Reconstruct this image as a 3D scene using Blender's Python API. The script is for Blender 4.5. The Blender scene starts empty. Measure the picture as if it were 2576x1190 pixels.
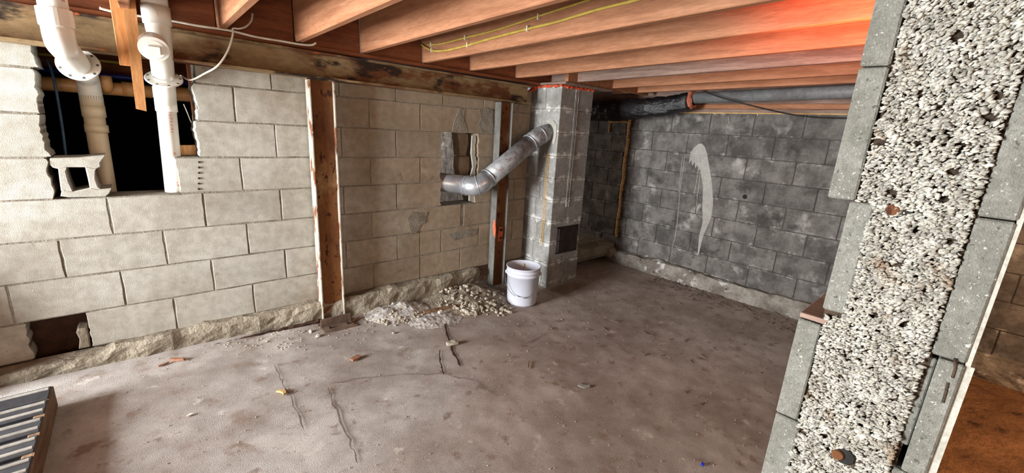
import bpy, math, random
from mathutils import Vector, Matrix, noise
rnd = random.Random(7)
scene = bpy.context.scene
COL = scene.collection

# ------------------------------------------------------------------ camera
F_PX, YAW, PITCH, ROLL = 1060.626, 0.835824, 0.250012, 0.057988
CAM = Vector((0.132059, -3.010991, 1.506238))
fw = Vector((math.cos(YAW)*math.cos(PITCH), math.sin(YAW)*math.cos(PITCH), -math.sin(PITCH)))
rt0 = Vector((math.sin(YAW), -math.cos(YAW), 0)); up0 = rt0.cross(fw)
rt = rt0*math.cos(ROLL) + up0*math.sin(ROLL); up = -rt0*math.sin(ROLL) + up0*math.cos(ROLL)
cd = bpy.data.cameras.new('camera'); cam = bpy.data.objects.new('camera', cd); COL.objects.link(cam)
cd.sensor_fit = 'HORIZONTAL'; cd.sensor_width = 36.0; cd.lens = 36.0*F_PX/2576.0; cd.clip_start = 0.02
cam.matrix_world = Matrix(((rt.x, up.x, -fw.x, CAM.x), (rt.y, up.y, -fw.y, CAM.y), (rt.z, up.z, -fw.z, CAM.z), (0, 0, 0, 1)))
scene.camera = cam

def at(px, py, ax, val):
    """the point of a plane of the room (axis ax = val) that the photograph shows at a pixel"""
    d = fw + rt*((px-1288)/F_PX) - up*((py-595)/F_PX)
    return CAM + d*((val-CAM[ax])/d[ax])

# ------------------------------------------------------------------ light
w = bpy.data.worlds.new('world'); scene.world = w; w.use_nodes = True
bgn = w.node_tree.nodes['Background']; bgn.inputs[0].default_value = (0.75, 0.85, 1.0, 1); bgn.inputs[1].default_value = 0.25
def area(name, loc, target, sx, sy, power, col):
    l = bpy.data.lights.new(name, 'AREA'); l.shape = 'RECTANGLE'; l.size = sx; l.size_y = sy; l.energy = power; l.color = col
    o = bpy.data.objects.new(name, l); COL.objects.link(o); o.location = loc
    o.rotation_euler = (Vector(target)-Vector(loc)).to_track_quat('-Z', 'Y').to_euler(); return o
# daylight through the tall opening in the end wall on the left, and an added warm fill behind the camera
area('daylight_end_opening', (-2.72, -0.85, 1.22), (2.0, -1.0, 0.9), 1.15, 1.4, 330, (0.95, 0.98, 0.98))
area('added_rear_fill', (-0.9, -5.85, 1.15), (1.1, -1.0, 0.9), 1.7, 1.5, 36, (1.0, 0.76, 0.55))  # added fill, not a known source
area('daylight_next_room', (3.0, 4.35, 1.2), (3.9, 2.0, 0.9), 1.2, 0.8, 34, (1.0, 0.94, 0.86))
scene.view_settings.view_transform = 'Standard'; scene.view_settings.look = 'None'
scene.view_settings.exposure = 0.6; scene.view_settings.gamma = 1.0; scene.view_settings.use_curve_mapping = False

# ------------------------------------------------------------------ materials
def lin(c):
    return tuple((x/255.0/12.92 if x/255.0 <= 0.04045 else ((x/255.0+0.055)/1.055)**2.4) for x in c)
def nd(nt, t, **kw):
    n = nt.nodes.new(t)
    for k, v in kw.items():
        if k in ('operation', 'blend_type', 'data_type', 'noise_dimensions', 'distance', 'feature', 'wave_type', 'bands_direction', 'interpolation_type', 'voronoi_dimensions'): setattr(n, k, v)
    return n
MATS = {}
def mat(name, a, b, scale=6, stretch=(1, 1, 1), rough=0.9, bump=0.3, bscale=60, bdist=0.004, rand=0.0, metal=0.0,
        spots=(), lo=0.35, hi=0.65, coord='pos', detail=6, edge=None, island=0.0, spec=0.3, warp=0.0, drift=None):
    m = bpy.data.materials.new(name); m.use_nodes = True; nt = m.node_tree; L = nt.links.new
    bs = nt.nodes['Principled BSDF']; bs.inputs['Roughness'].default_value = rough; bs.inputs['Metallic'].default_value = metal
    bs.inputs['Specular IOR Level'].default_value = spec
    if coord == 'pos': src = nd(nt, 'ShaderNodeNewGeometry').outputs['Position']
    else: src = nd(nt, 'ShaderNodeTexCoord').outputs[{'obj': 'Object', 'gen': 'Generated'}[coord]]
    mp = nd(nt, 'ShaderNodeMapping'); mp.inputs['Scale'].default_value = stretch; L(src, mp.inputs[0])
    vec = mp.outputs[0]
    def noisef(sc, det=6, dist=0.0):
        n = nd(nt, 'ShaderNodeTexNoise'); n.inputs['Scale'].default_value = sc; n.inputs['Detail'].default_value = det
        n.inputs['Distortion'].default_value = dist; n.inputs['Roughness'].default_value = 0.6; L(vec, n.inputs['Vector']); return n.outputs[0]
    def rng(v, l, h):
        r = nd(nt, 'ShaderNodeMapRange'); r.interpolation_type = 'SMOOTHSTEP'
        r.inputs[1].default_value = l; r.inputs[2].default_value = h; L(v, r.inputs[0]); return r.outputs[0]
    def mix(f, c1, c2, mode='MIX'):
        x = nd(nt, 'ShaderNodeMix', data_type='RGBA', blend_type=mode); x.clamp_factor = True
        if isinstance(f, float): x.inputs[0].default_value = f
        else: L(f, x.inputs[0])
        for i, c in ((6, c1), (7, c2)):
            if isinstance(c, tuple): x.inputs[i].default_value = (*c, 1)
            else: L(c, x.inputs[i])
        return x.outputs[2]
    col = mix(rng(noisef(scale, detail, warp), lo, hi), lin(a), lin(b))
    # fine mottling
    if bump > .06: col = mix(rng(noisef(scale*7.3, 5), 0.3, 0.7), col, mix(1.0, col, lin((226, 224, 221)), 'MULTIPLY'))
    for sp in spots:
        c, sc, l, h = sp[:4]
        col = mix(rng(noisef(sc, 7, sp[4] if len(sp) > 4 else 0.0), l, h), col, lin(c))
    if drift:                                  # tint over one side (floor dirt; wall stain plus painted dimness): colour, direction, from, to
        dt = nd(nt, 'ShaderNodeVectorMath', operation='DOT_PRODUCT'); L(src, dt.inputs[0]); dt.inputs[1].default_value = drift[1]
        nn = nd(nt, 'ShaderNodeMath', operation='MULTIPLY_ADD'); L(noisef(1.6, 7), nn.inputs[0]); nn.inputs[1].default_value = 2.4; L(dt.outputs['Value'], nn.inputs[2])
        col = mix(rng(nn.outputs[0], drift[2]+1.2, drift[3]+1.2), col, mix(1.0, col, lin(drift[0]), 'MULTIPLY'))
    if edge:                                   # smears along the bed joints of a piece: colour, width, in the piece's own height
        g = nd(nt, 'ShaderNodeTexCoord'); s = nd(nt, 'ShaderNodeSeparateXYZ'); L(g.outputs['Generated'], s.inputs[0])
        sub = nd(nt, 'ShaderNodeMath', operation='SUBTRACT'); L(s.outputs[2], sub.inputs[0]); sub.inputs[1].default_value = 0.5
        ab = nd(nt, 'ShaderNodeMath', operation='ABSOLUTE'); L(sub.outputs[0], ab.inputs[0])
        ad = nd(nt, 'ShaderNodeMath', operation='ADD'); L(ab.outputs[0], ad.inputs[0]); L(noisef(14, 4), ad.inputs[1])
        col = mix(rng(ad.outputs[0], edge[1], edge[2]), col, lin(edge[0]))
    if rand or island:
        src2 = nd(nt, 'ShaderNodeObjectInfo').outputs['Random'] if rand else nd(nt, 'ShaderNodeNewGeometry').outputs['Random Per Island']
        amt = rand or island
        r = nd(nt, 'ShaderNodeMapRange'); r.inputs[3].default_value = 1-amt; r.inputs[4].default_value = 1+amt; L(src2, r.inputs[0])
        x = nd(nt, 'ShaderNodeMix', data_type='RGBA', blend_type='MULTIPLY'); x.inputs[0].default_value = 1; L(col, x.inputs[6]); L(r.outputs[0], x.inputs[7]); col = x.outputs[2]
    L(col, bs.inputs['Base Color'])
    if bump:
        bn = nd(nt, 'ShaderNodeBump'); bn.inputs['Strength'].default_value = bump; bn.inputs['Distance'].default_value = bdist
        L(noisef(bscale, 6), bn.inputs['Height']); L(bn.outputs[0], bs.inputs['Normal'])
    MATS[name] = m; return m

M = {}
M['block'] = mat('grey_block', (186, 183, 175), (168, 163, 152), 2.6, rough=.95, bump=.8, bscale=300, bdist=.003, rand=.06,
                 spots=[((122, 113, 101), 5, .63, .73), ((132, 125, 114), 85, .63, .7), ((204, 201, 194), 60, .64, .72), ((210, 206, 198), 3.1, .62, .75)], drift=((222, 205, 188), (1, 0, 0), .6, 1.9))  # drift: tan stain that also paints in the dimmer, browner light
M['mortar'] = mat('mortar', (150, 144, 132), (118, 110, 98), 9, bump=1, bscale=70, bdist=.008)
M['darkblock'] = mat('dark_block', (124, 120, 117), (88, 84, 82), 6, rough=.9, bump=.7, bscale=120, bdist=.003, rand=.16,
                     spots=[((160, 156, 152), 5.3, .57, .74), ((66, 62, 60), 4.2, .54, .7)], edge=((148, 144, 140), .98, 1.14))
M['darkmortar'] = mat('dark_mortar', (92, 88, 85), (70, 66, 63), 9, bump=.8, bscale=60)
M['chimblock'] = mat('chimney_block', (166, 165, 163), (142, 140, 137), 5, bump=.6, bscale=130, bdist=.003, rand=.08, edge=((204, 203, 201), .9, 1.04))
M['shell'] = mat('cut_shell', (140, 140, 134), (120, 120, 113), 14, rough=.85, bump=.9, bscale=420, bdist=.003, rand=.05,
                 spots=[((196, 195, 187), 52, .66, .7), ((84, 84, 80), 110, .62, .68), ((104, 104, 99), 330, .58, .64), ((186, 185, 178), 240, .62, .67)])
M['pebble'] = mat('pebble', (180, 178, 170), (150, 147, 139), 30, rough=.9, bump=.3, bscale=300, bdist=.001, island=.34, spots=[((122, 102, 82), 11, .56, .7), ((112, 112, 112), 120, .6, .66)])
M['core'] = mat('core', (84, 70, 56), (56, 46, 38), 60, bump=1, bscale=150, bdist=.006)
M['parge'] = mat('parge', (184, 182, 174), (166, 164, 155), 20, bump=.5, bscale=150)
M['concrete'] = mat('footing_concrete', (164, 154, 138), (136, 126, 110), 5, bump=1, bscale=45, bdist=.012, spots=[((108, 92, 76), 7, .6, .72)])
M['whitefoot'] = mat('pale_footing', (160, 154, 146), (120, 112, 104), 6, bump=1, bscale=40, bdist=.01, spots=[((196, 194, 190), 9, .58, .68), ((84, 72, 64), 8, .6, .7)])
M['floor'] = mat('dusty_floor', (191, 185, 181), (162, 152, 146), 1.3, rough=.95, bump=.75, bscale=240, bdist=.004,
                 spots=[((188, 182, 176), 2.1, .56, .72), ((132, 114, 103), 2.7, .6, .76), ((136, 119, 108), 10, .56, .7), ((200, 193, 186), 8, .6, .72), ((206, 200, 190), 24, .66, .76), ((112, 94, 82), 60, .64, .74), ((104, 88, 78), 190, .61, .69), ((216, 208, 198), 150, .64, .71)], drift=((236, 225, 218), (.94, -.33, 0), 1.2, 2.3))
M['dirt'] = mat('brown_dirt', (158, 116, 82), (126, 90, 62), 4, bump=1, bscale=30, bdist=.02, stretch=(1, 1, 1), spots=[((70, 48, 34), 8, .6, .7)])
M['joist'] = mat('joist_wood', (176, 124, 92), (152, 102, 72), 4, stretch=(7, .6, 7), rough=.7, bump=.2, bscale=14, bdist=.003, rand=.1,
                 spots=[((128, 80, 54), 3, .66, .8), ((192, 148, 120), 2.3, .62, .8)])
M['greywood'] = mat('weathered_wood', (158, 134, 122), (128, 104, 94), 5, stretch=(9, .7, 9), rough=.8, bump=.3, bscale=14, bdist=.003)
M['blocking'] = mat('blocking_wood', (140, 82, 50), (112, 62, 38), 4, stretch=(.8, 6, 6), rough=.75, bump=.3, bscale=12, spots=[((66, 36, 24), 2.2, .62, .74)])
M['subfloor'] = mat('subfloor_wood', (140, 88, 60), (112, 66, 44), 3, rough=.8, bump=.3, bscale=20)
M['lath'] = mat('lath_wood', (214, 158, 104), (192, 134, 82), 6, stretch=(8, 8, .8), rough=.7, bump=.2, bscale=12, spots=[((140, 86, 50), 5, .72, .78)])
M['board'] = mat('pallet_wood', (140, 110, 84), (104, 78, 58), 6, stretch=(6, .8, 6), rough=.85, bump=.5, bscale=16)
M['rust'] = mat('painted_rusty_steel', (150, 126, 92), (128, 104, 74), 4, stretch=(.7, 1, 1.6), rough=.75, bump=.5, bscale=35, bdist=.004,
                spots=[((98, 58, 32), 4.5, .47, .6), ((44, 30, 22), 5, .54, .64), ((176, 84, 42), 9, .67, .73)])
M['rustpost'] = mat('rusty_post_web', (128, 84, 48), (100, 62, 36), 5, stretch=(1, 1, .5), rough=.8, bump=.4, bscale=40, bdist=.003,
                    spots=[((150, 120, 84), 4, .56, .68), ((62, 32, 20), 26, .58, .62), ((176, 88, 52), 6, .7, .78), ((52, 30, 20), 3.5, .66, .74)])
M['rustbase'] = mat('dull_rusty_steel', (116, 96, 82), (88, 70, 60), 9, rough=.85, bump=.5, bscale=60)
M['chipped'] = mat('chipped_paint_flange', (188, 180, 168), (162, 152, 138), 9, stretch=(1, 1, .4), rough=.75, bump=.5, bscale=60, bdist=.003, spots=[((112, 66, 40), 16, .53, .6), ((84, 52, 36), 7, .6, .7)])
M['galvpost'] = mat('galvanised_post', (132, 132, 128), (108, 106, 102), 8, stretch=(1, 1, .4), rough=.6, bump=.3, metal=.3, spots=[((112, 76, 50), 7, .64, .74)])
M['galv'] = mat('galvanised_duct', (176, 178, 182), (150, 150, 156), 26, rough=.5, bump=.1, bscale=90, metal=.45, spots=[((136, 122, 116), 26, .52, .62)])
M['galvnew'] = mat('bright_galvanised', (196, 200, 206), (178, 182, 190), 20, rough=.32, bump=.05, metal=.7)
M['pvc'] = mat('white_pvc', (232, 231, 224), (224, 222, 214), 5, rough=.32, bump=0, spec=.5)
M['pvcold'] = mat('cream_pvc', (222, 208, 180), (210, 194, 164), 5, rough=.4, bump=0, spec=.5)
M['tanpipe'] = mat('tan_pipe', (222, 172, 116), (206, 152, 96), 5, rough=.4, bump=0, spec=.5)
M['bucket'] = mat('white_bucket', (204, 206, 218), (196, 198, 212), 5, rough=.4, bump=.05, spec=.5, spots=[((170, 160, 148), 8, .72, .84)])
M['wire'] = mat('steel_wire', (120, 118, 114), (98, 94, 90), 10, rough=.5, metal=.6, bump=0)
M['whitecable'] = mat('white_cable', (226, 220, 206), (204, 196, 180), 20, rough=.5, bump=0)
M['yellowcable'] = mat('yellow_cable', (184, 160, 78), (166, 142, 64), 20, rough=.5, bump=0)
M['blackcable'] = mat('black_cable', (46, 42, 40), (34, 32, 30), 20, rough=.6, bump=0)
M['bluecable'] = mat('blue_cable', (64, 92, 118), (50, 74, 100), 20, rough=.5, bump=0)
M['bluepipe'] = mat('blue_pipe', (48, 64, 160), (40, 52, 130), 20, rough=.35, bump=0, spec=.5)
M['redpipe'] = mat('red_pipe', (150, 40, 50), (120, 30, 44), 20, rough=.35, bump=0, spec=.5)
M['blackwrap'] = mat('black_plastic_wrap', (30, 29, 31), (20, 20, 22), 20, stretch=(2, .6, 2), rough=.22, bump=.9, bscale=16, bdist=.02, spec=.6)
M['pink'] = mat('pink_insulation', (206, 128, 100), (176, 98, 74), 20, bump=.8, bscale=60)
M['greypipe'] = mat('grey_pipe', (120, 122, 124), (100, 101, 102), 6, rough=.5, bump=.1)
M['foam'] = mat('yellow_foam', (226, 190, 130), (206, 164, 102), 18, rough=.6, bump=.5, bscale=50)
M['redfoam'] = mat('orange_foam', (224, 98, 62), (196, 76, 46), 22, rough=.6, bump=.6, bscale=60)
M['iron'] = mat('dark_iron', (66, 54, 50), (48, 40, 38), 12, rough=.6, bump=.3, metal=.4)
M['blackboard'] = mat('black_panel', (62, 62, 66), (46, 46, 50), 4, rough=.55, bump=.2, spots=[((104, 104, 106), 5, .62, .78)])
M['strip'] = mat('pale_strip', (150, 146, 140), (128, 124, 118), 6, rough=.7, bump=.2)
M['stone'] = mat('rubble_stone', (190, 182, 168), (158, 148, 132), 14, bump=.6, bscale=120, rand=.15)
M['plasterdust'] = mat('plaster_dust', (206, 202, 200), (168, 160, 150), 12, bump=1, bscale=60, bdist=.01, spots=[((120, 92, 68), 9, .6, .68)])
M['gravel'] = mat('gravel_dirt', (164, 154, 138), (128, 114, 98), 16, bump=1, bscale=70, bdist=.014)
M['crack'] = mat('crack_dirt', (74, 50, 38), (56, 36, 28), 20, bump=.6)
M['faint'] = mat('dirt_seam', (124, 110, 101), (108, 94, 86), 20, bump=.6)
M['whitewash'] = mat('white_splash', (178, 176, 172), (164, 160, 156), 12, bump=.3)
M['soot_hole_dark'] = mat('soot_hole_dark', (40, 38, 38), (34, 32, 32), 20, bump=.1)  # soot spot, and the painted dark inside drill holes and voids
M['voidwall'] = mat('unlit_block', (46, 46, 50), (36, 36, 40), 5, bump=.4)  # block darkened in its colour to look unlit
M['chip'] = mat('wood_chip', (214, 178, 130), (196, 156, 108), 20, bump=.3)
M['brickchip'] = mat('brick_chip', (152, 108, 84), (134, 92, 70), 20, bump=.5)
M['orangepaint'] = mat('orange_marking_paint', (226, 120, 84), (200, 100, 70), 30, bump=.2)
M['redink'] = mat('red_ink', (200, 104, 100), (188, 92, 90), 30, bump=0)
M['blueplastic'] = mat('blue_plastic', (40, 60, 190), (34, 50, 170), 30, rough=.4, bump=0)
M['bulbglass'] = mat('bulb_socket', (210, 206, 196), (200, 196, 186), 30, rough=.5, bump=0)

# ------------------------------------------------------------------ mesh helpers
class MB:
    def __init__(s): s.v = []; s.f = []
    def add(s, vs, fs):
        o = len(s.v); s.v += [tuple(p) for p in vs]; s.f += [tuple(i+o for i in q) for q in fs]; return s
    def box(s, x0, x1, y0, y1, z0, z1):
        return s.add([(x, y, z) for z in (z0, z1) for y in (y0, y1) for x in (x0, x1)],
                     [(0, 2, 3, 1), (4, 5, 7, 6), (0, 1, 5, 4), (2, 6, 7, 3), (0, 4, 6, 2), (1, 3, 7, 5)])
    def cbox(s, x0, x1, y0, y1, z0, z1, c=.004):
        """box with chamfered corners: a bevelled slab along its three axes"""
        X, Y, Z = (x0, x1), (y0, y1), (z0, z1); vs = []; idx = {}
        for i in (0, 1):
            for j in (0, 1):
                for k in (0, 1):
                    sx, sy, sz = (1 if i == 0 else -1)*c, (1 if j == 0 else -1)*c, (1 if k == 0 else -1)*c
                    for a, p in enumerate(((X[i], Y[j]+sy, Z[k]+sz), (X[i]+sx, Y[j], Z[k]+sz), (X[i]+sx, Y[j]+sy, Z[k]))):
                        idx[(i, j, k, a)] = len(vs); vs.append(p)
        g = lambda i, j, k, a: idx[(i, j, k, a)]
        fs = []
        for i in (0, 1):
            q = [g(i, 0, 0, 0), g(i, 0, 1, 0), g(i, 1, 1, 0), g(i, 1, 0, 0)]; fs.append(q if i == 0 else q[::-1])
            q = [g(0, i, 0, 1), g(1, i, 0, 1), g(1, i, 1, 1), g(0, i, 1, 1)]; fs.append(q if i == 0 else q[::-1])
            q = [g(0, 0, i, 2), g(0, 1, i, 2), g(1, 1, i, 2), g(1, 0, i, 2)]; fs.append(q if i == 0 else q[::-1])
        for a in (0, 1):
            for b in (0, 1):
                fs.append([g(a, b, 0, 0), g(a, b, 1, 0), g(a, b, 1, 1), g(a, b, 0, 1)])
                fs.append([g(a, 0, b, 0), g(a, 1, b, 0), g(a, 1, b, 2), g(a, 0, b, 2)])
                fs.append([g(0, a, b, 1), g(1, a, b, 1), g(1, a, b, 2), g(0, a, b, 2)])
                for k in (0, 1): fs.append([g(a, b, k, 0), g(a, b, k, 1), g(a, b, k, 2)])
        return s.add(vs, fs)
    def prism(s, pts, ax, d0, d1, inset=0.0):
        """outline pts (2-D, in the two axes left over) drawn out along axis ax from d0 to d1; d0 side gets an inset chamfer"""
        n = len(pts); cx = sum(p[0] for p in pts)/n; cy = sum(p[1] for p in pts)/n
        def P(p, d):
            q = list(p); q.insert(ax, d); return tuple(q)
        rings = []
        if inset:
            ins = []
            for i in range(n):
                a, b, c = pts[i-1], pts[i], pts[(i+1) % n]
                t = Vector((c[0]-a[0], c[1]-a[1])); t.normalize() if t.length > 0 else None
                nn = Vector((-t.y, t.x))
                if nn.dot(Vector((cx-b[0], cy-b[1]))) < 0: nn = -nn
                ins.append((b[0]+nn.x*inset, b[1]+nn.y*inset))
            rings = [[P(p, d0) for p in ins], [P(p, d0+math.copysign(inset, d1-d0)) for p in pts], [P(p, d1) for p in pts]]
        else: rings = [[P(p, d0) for p in pts], [P(p, d1) for p in pts]]
        vs = [p for r in rings for p in r]; fs = [tuple(range(n)), tuple(range((len(rings)-1)*n, len(rings)*n))[::-1]]
        for k in range(len(rings)-1):
            for i in range(n):
                j = (i+1) % n; fs.append((k*n+i, k*n+n+i, k*n+n+j, k*n+j))
        return s.add(vs, fs)
    def tube(s, path, r, seg=14, caps=True):
        path = [Vector(p) for p in path]; n = len(path); rr = r if isinstance(r, (list, tuple)) else [r]*n
        prev = None; vs = []
        for i, p in enumerate(path):
            t = (path[min(i+1, n-1)]-path[max(i-1, 0)]).normalized()
            if prev is None:
                a = Vector((0, 0, 1)) if abs(t.z) < .9 else Vector((1, 0, 0)); u = t.cross(a).normalized()
            else: u = (prev-t*prev.dot(t)).normalized()
            v = t.cross(u); prev = u
            for k in range(seg):
                g = 2*math.pi*k/seg; vs.append(p+(u*math.cos(g)+v*math.sin(g))*rr[i])
        fs = []
        for i in range(n-1):
            for k in range(seg):
                j = (k+1) % seg; fs.append((i*seg+k, i*seg+j, i*seg+seg+j, i*seg+seg+k))
        if caps: fs += [tuple(range(seg))[::-1], tuple(range((n-1)*seg, n*seg))]
        return s.add(vs, fs)
    def lathe(s, prof, c=(0, 0, 0), seg=32, axis=None):
        """profile of (radius, height) turned about an axis through c"""
        ax = Vector(axis or (0, 0, 1)).normalized(); a = Vector((1, 0, 0)) if abs(ax.x) < .9 else Vector((0, 1, 0))
        u = (a-ax*a.dot(ax)).normalized(); v = ax.cross(u); c = Vector(c); vs = []
        for r, h in prof:
            for k in range(seg):
                g = 2*math.pi*k/seg; vs.append(c+ax*h+(u*math.cos(g)+v*math.sin(g))*r)
        fs = []
        for i in range(len(prof)-1):
            for k in range(seg):
                j = (k+1) % seg; fs.append((i*seg+k, i*seg+j, i*seg+seg+j, i*seg+seg+k))
        return s.add(vs, fs)
    def jit(s, amt, sc=20.0):
        s.v = [tuple(Vector(p)+noise.noise_vector(Vector(p)*sc)*amt) for p in s.v]; return s
    def mesh(s, name, m, off=(0, 0, 0), smooth=False):
        me = bpy.data.meshes.new(name); me.from_pydata([(x-off[0], y-off[1], z-off[2]) for x, y, z in s.v], [], s.f)
        me.materials.append(M[m] if isinstance(m, str) else m)
        if smooth: me.polygons.foreach_set('use_smooth', [True]*len(me.polygons))
        me.update(); return me
def fixn(me):
    import bmesh
    b = bmesh.new(); b.from_mesh(me); bmesh.ops.recalc_face_normals(b, faces=b.faces); b.to_mesh(me); b.free(); return me
def wloc(o):
    p = Vector((0, 0, 0))
    while o: p = p+o.location; o = o.parent
    return p
def link(name, me, parent=None, loc=(0, 0, 0)):
    o = bpy.data.objects.new(name, me); COL.objects.link(o); o.location = loc
    if parent: o.parent = parent
    return o
def part(name, mb, m, parent, smooth=False, label=None):
    """a part whose shape is given in room coordinates, origin at its own middle"""
    n = len(mb.v); c = Vector([sum(p[i] for p in mb.v)/n for i in range(3)])
    o = link(name, fixn(mb.mesh(name, m, c, smooth)), parent, c-wloc(parent))
    if label: o['label'] = label
    return o
def tag(o, label, cat, group=None, kind=None):
    o['label'] = label; o['category'] = cat
    if group: o['group'] = group
    if kind: o['kind'] = kind
    return o
def thing(name, label, cat, loc, group=None):
    o = bpy.data.objects.new(name, None); COL.objects.link(o); o.location = loc; o.empty_display_size = .1
    return tag(o, label, cat, group)
def single(name, mb, m, label, cat, base=None, smooth=False, group=None, kind=None):
    xs = [[p[i] for p in mb.v] for i in range(3)]
    c = Vector(base) if base else Vector(((min(xs[0])+max(xs[0]))/2, (min(xs[1])+max(xs[1]))/2, min(xs[2])))
    return tag(link(name, fixn(mb.mesh(name, m, c, smooth)), None, c), label, cat, group, kind)
def struct(name, mb, m, label=None, cat=None, smooth=False):
    o = link(name, fixn(mb.mesh(name, m, (0, 0, 0), smooth))); o['kind'] = 'structure'
    if label: o['label'] = label
    if cat: o['category'] = cat
    return o
def curve(pts, k=6):
    """smooth path through points"""
    P = [Vector(p) for p in pts]; out = []
    for i in range(len(P)-1):
        p0, p1, p2, p3 = P[max(i-1, 0)], P[i], P[i+1], P[min(i+2, len(P)-1)]
        for j in range(k):
            t = j/k; out.append(.5*((2*p1)+(p2-p0)*t+(2*p0-5*p1+4*p2-p3)*t*t+(3*p1-p0-3*p2+p3)*t**3))
    return out+[P[-1]]
def fillet(pts, r, k=7):
    """a run of straight lengths with rounded bends"""
    P = [Vector(p) for p in pts]; out = [P[0]]
    for i in range(1, len(P)-1):
        a = (P[i-1]-P[i]); b = (P[i+1]-P[i]); ra = min(r, a.length*.49, b.length*.49); a = P[i]+a.normalized()*ra; b = P[i]+b.normalized()*ra
        for j in range(k+1):
            t = j/k; out.append(a*(1-t)**2+P[i]*2*t*(1-t)+b*t*t)
    return out+[P[-1]]

BL, BH = 0.4064, 0.2032
def fz(x, y=0):
    return .145-.047*max(-.6, min(x, 3.1))+.006*noise.noise(Vector((x*1.7, y*1.7, 3)))
def fzr(x, y): return fz(x, y)
def zjoist(y): return 1.93-.016*y

# ------------------------------------------------------------------ floor
def floor_mesh():
    b = MB(); nx, ny = 190, 150; x0, x1, y0, y1 = -2.85, 4.7, -6.05, 0.12
    for j in range(ny+1):
        for i in range(nx+1):
            x = x0+(x1-x0)*i/nx; y = y0+(y1-y0)*j/ny
            z = fz(x, y)+.004*noise.noise(Vector((x*9, y*9, 1)))
            if y < -3.1 and x > 1.0:
                z += .12*min(1, max(0, (-3.1-y)/.3))*min(1, max(0, (4.2-x)/.35))*(1+.3*noise.noise(Vector((x*4, y*4, 0))))*(1 if x > 1.6 else (x-1)/.6)
            b.v.append((x, y, z))
    for j in range(ny):
        for i in range(nx):
            k = j*(nx+1)+i; b.f.append((k, k+1, k+nx+2, k+nx+1))
    return b
floor = struct('floor', floor_mesh(), 'floor', smooth=True)
floor.data.materials.append(M['dirt'])
for p in floor.data.polygons:
    if p.center.y < -3.08 and p.center.x > 1.02: p.material_index = 1
def crackline(pxs, wid):
    pts = []
    for (a, c) in pxs:
        p = at(a, c, 2, .06); p = at(a, c, 2, fz(p.x, p.y)); pts.append(p)
    b = MB(); P = []
    for i in range(len(pts)-1):
        for j in range(6):
            t = j/6; q = pts[i].lerp(pts[i+1], t); q = q+Vector((rnd.uniform(-.006, .006), rnd.uniform(-.006, .006), 0)); P.append(q)
    P.append(pts[-1]); n = len(P); L = []; R = []
    for i, q in enumerate(P):
        d = (P[min(i+1, n-1)]-P[max(i-1, 0)]); d.z = 0; d.normalize(); s = Vector((-d.y, d.x, 0))
        ww = wid*rnd.uniform(.4, 1.2)*(1 if 0 < i < n-1 else .1); z = fz(q.x, q.y)+.0062
        L.append((q.x+s.x*ww, q.y+s.y*ww, z)); R.append((q.x-s.x*ww, q.y-s.y*ww, z))
    b.v = L+R; b.f = [(i, i+1, n+i+1, n+i) for i in range(n-1)]
    return b
for cr, wd in (([(1118, 800), (1125, 840), (1137, 880), (1160, 925)], .009), ([(1106, 880), (1108, 920), (1116, 945)], .006),
               ([(1320, 868), (1360, 848), (1402, 822)], .003), ([(826, 975), (840, 1020), (880, 1110), (900, 1170)], .005), ([(826, 970), (900, 955), (1010, 945), (1110, 943), (1200, 962), (1250, 1000)], .003),
               ([(690, 920), (705, 955), (730, 1000), (765, 1085)], .004)):
    part('floor_crack', crackline(cr, wd), 'crack' if wd > .0055 else 'faint', floor)

# ------------------------------------------------------------------ the block wall with the two holes (y = 0)
def piece_outline(x0, x1, z0, z1, jl=0, jr=0, step=.05, jitter=.0022):
    """outline of one laid block; jl / jr: depth of a broken left / right end"""
    pts = []
    nx = max(2, int((x1-x0)/.09)); nz = 4
    J = lambda: rnd.uniform(-jitter, jitter)
    for i in range(nx): pts.append((x0+(x1-x0)*i/nx+(J() if i else 0), z0+J()))
    mz = 4 if not jr else 12
    for i in range(mz): pts.append((x1+(J() if not jr else jr*1.6*noise.noise(Vector((x1*3, (z0+(z1-z0)*i/mz)*14, 1)))+rnd.uniform(-.004, .004)), z0+(z1-z0)*i/mz))
    for i in range(nx): pts.append((x1-(x1-x0)*i/nx, z1+J()))
    mz = 4 if not jl else 12
    for i in range(mz): pts.append((x0+(J() if not jl else jl*1.6*noise.noise(Vector((x0*3, (z1-(z1-z0)*i/mz)*14, 1)))+rnd.uniform(-.004, .004)), z1-(z1-z0)*i/mz))
    return pts
HG = .0042
def zl(k): return 1.45-BH*k
gapsA = {-1: [(-.158, .435)], 0: [(-.168, .425)], 1: [(-.176, .415), (2.02, 2.395)], 2: [(-.186, .305), (2.022, 2.405)],
         3: [(2.025, 2.385)], 6: [(-.375, -.163)]}
mort = MB(); piecesA = []
XA0, XA1 = -2.8, 3.0
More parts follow.
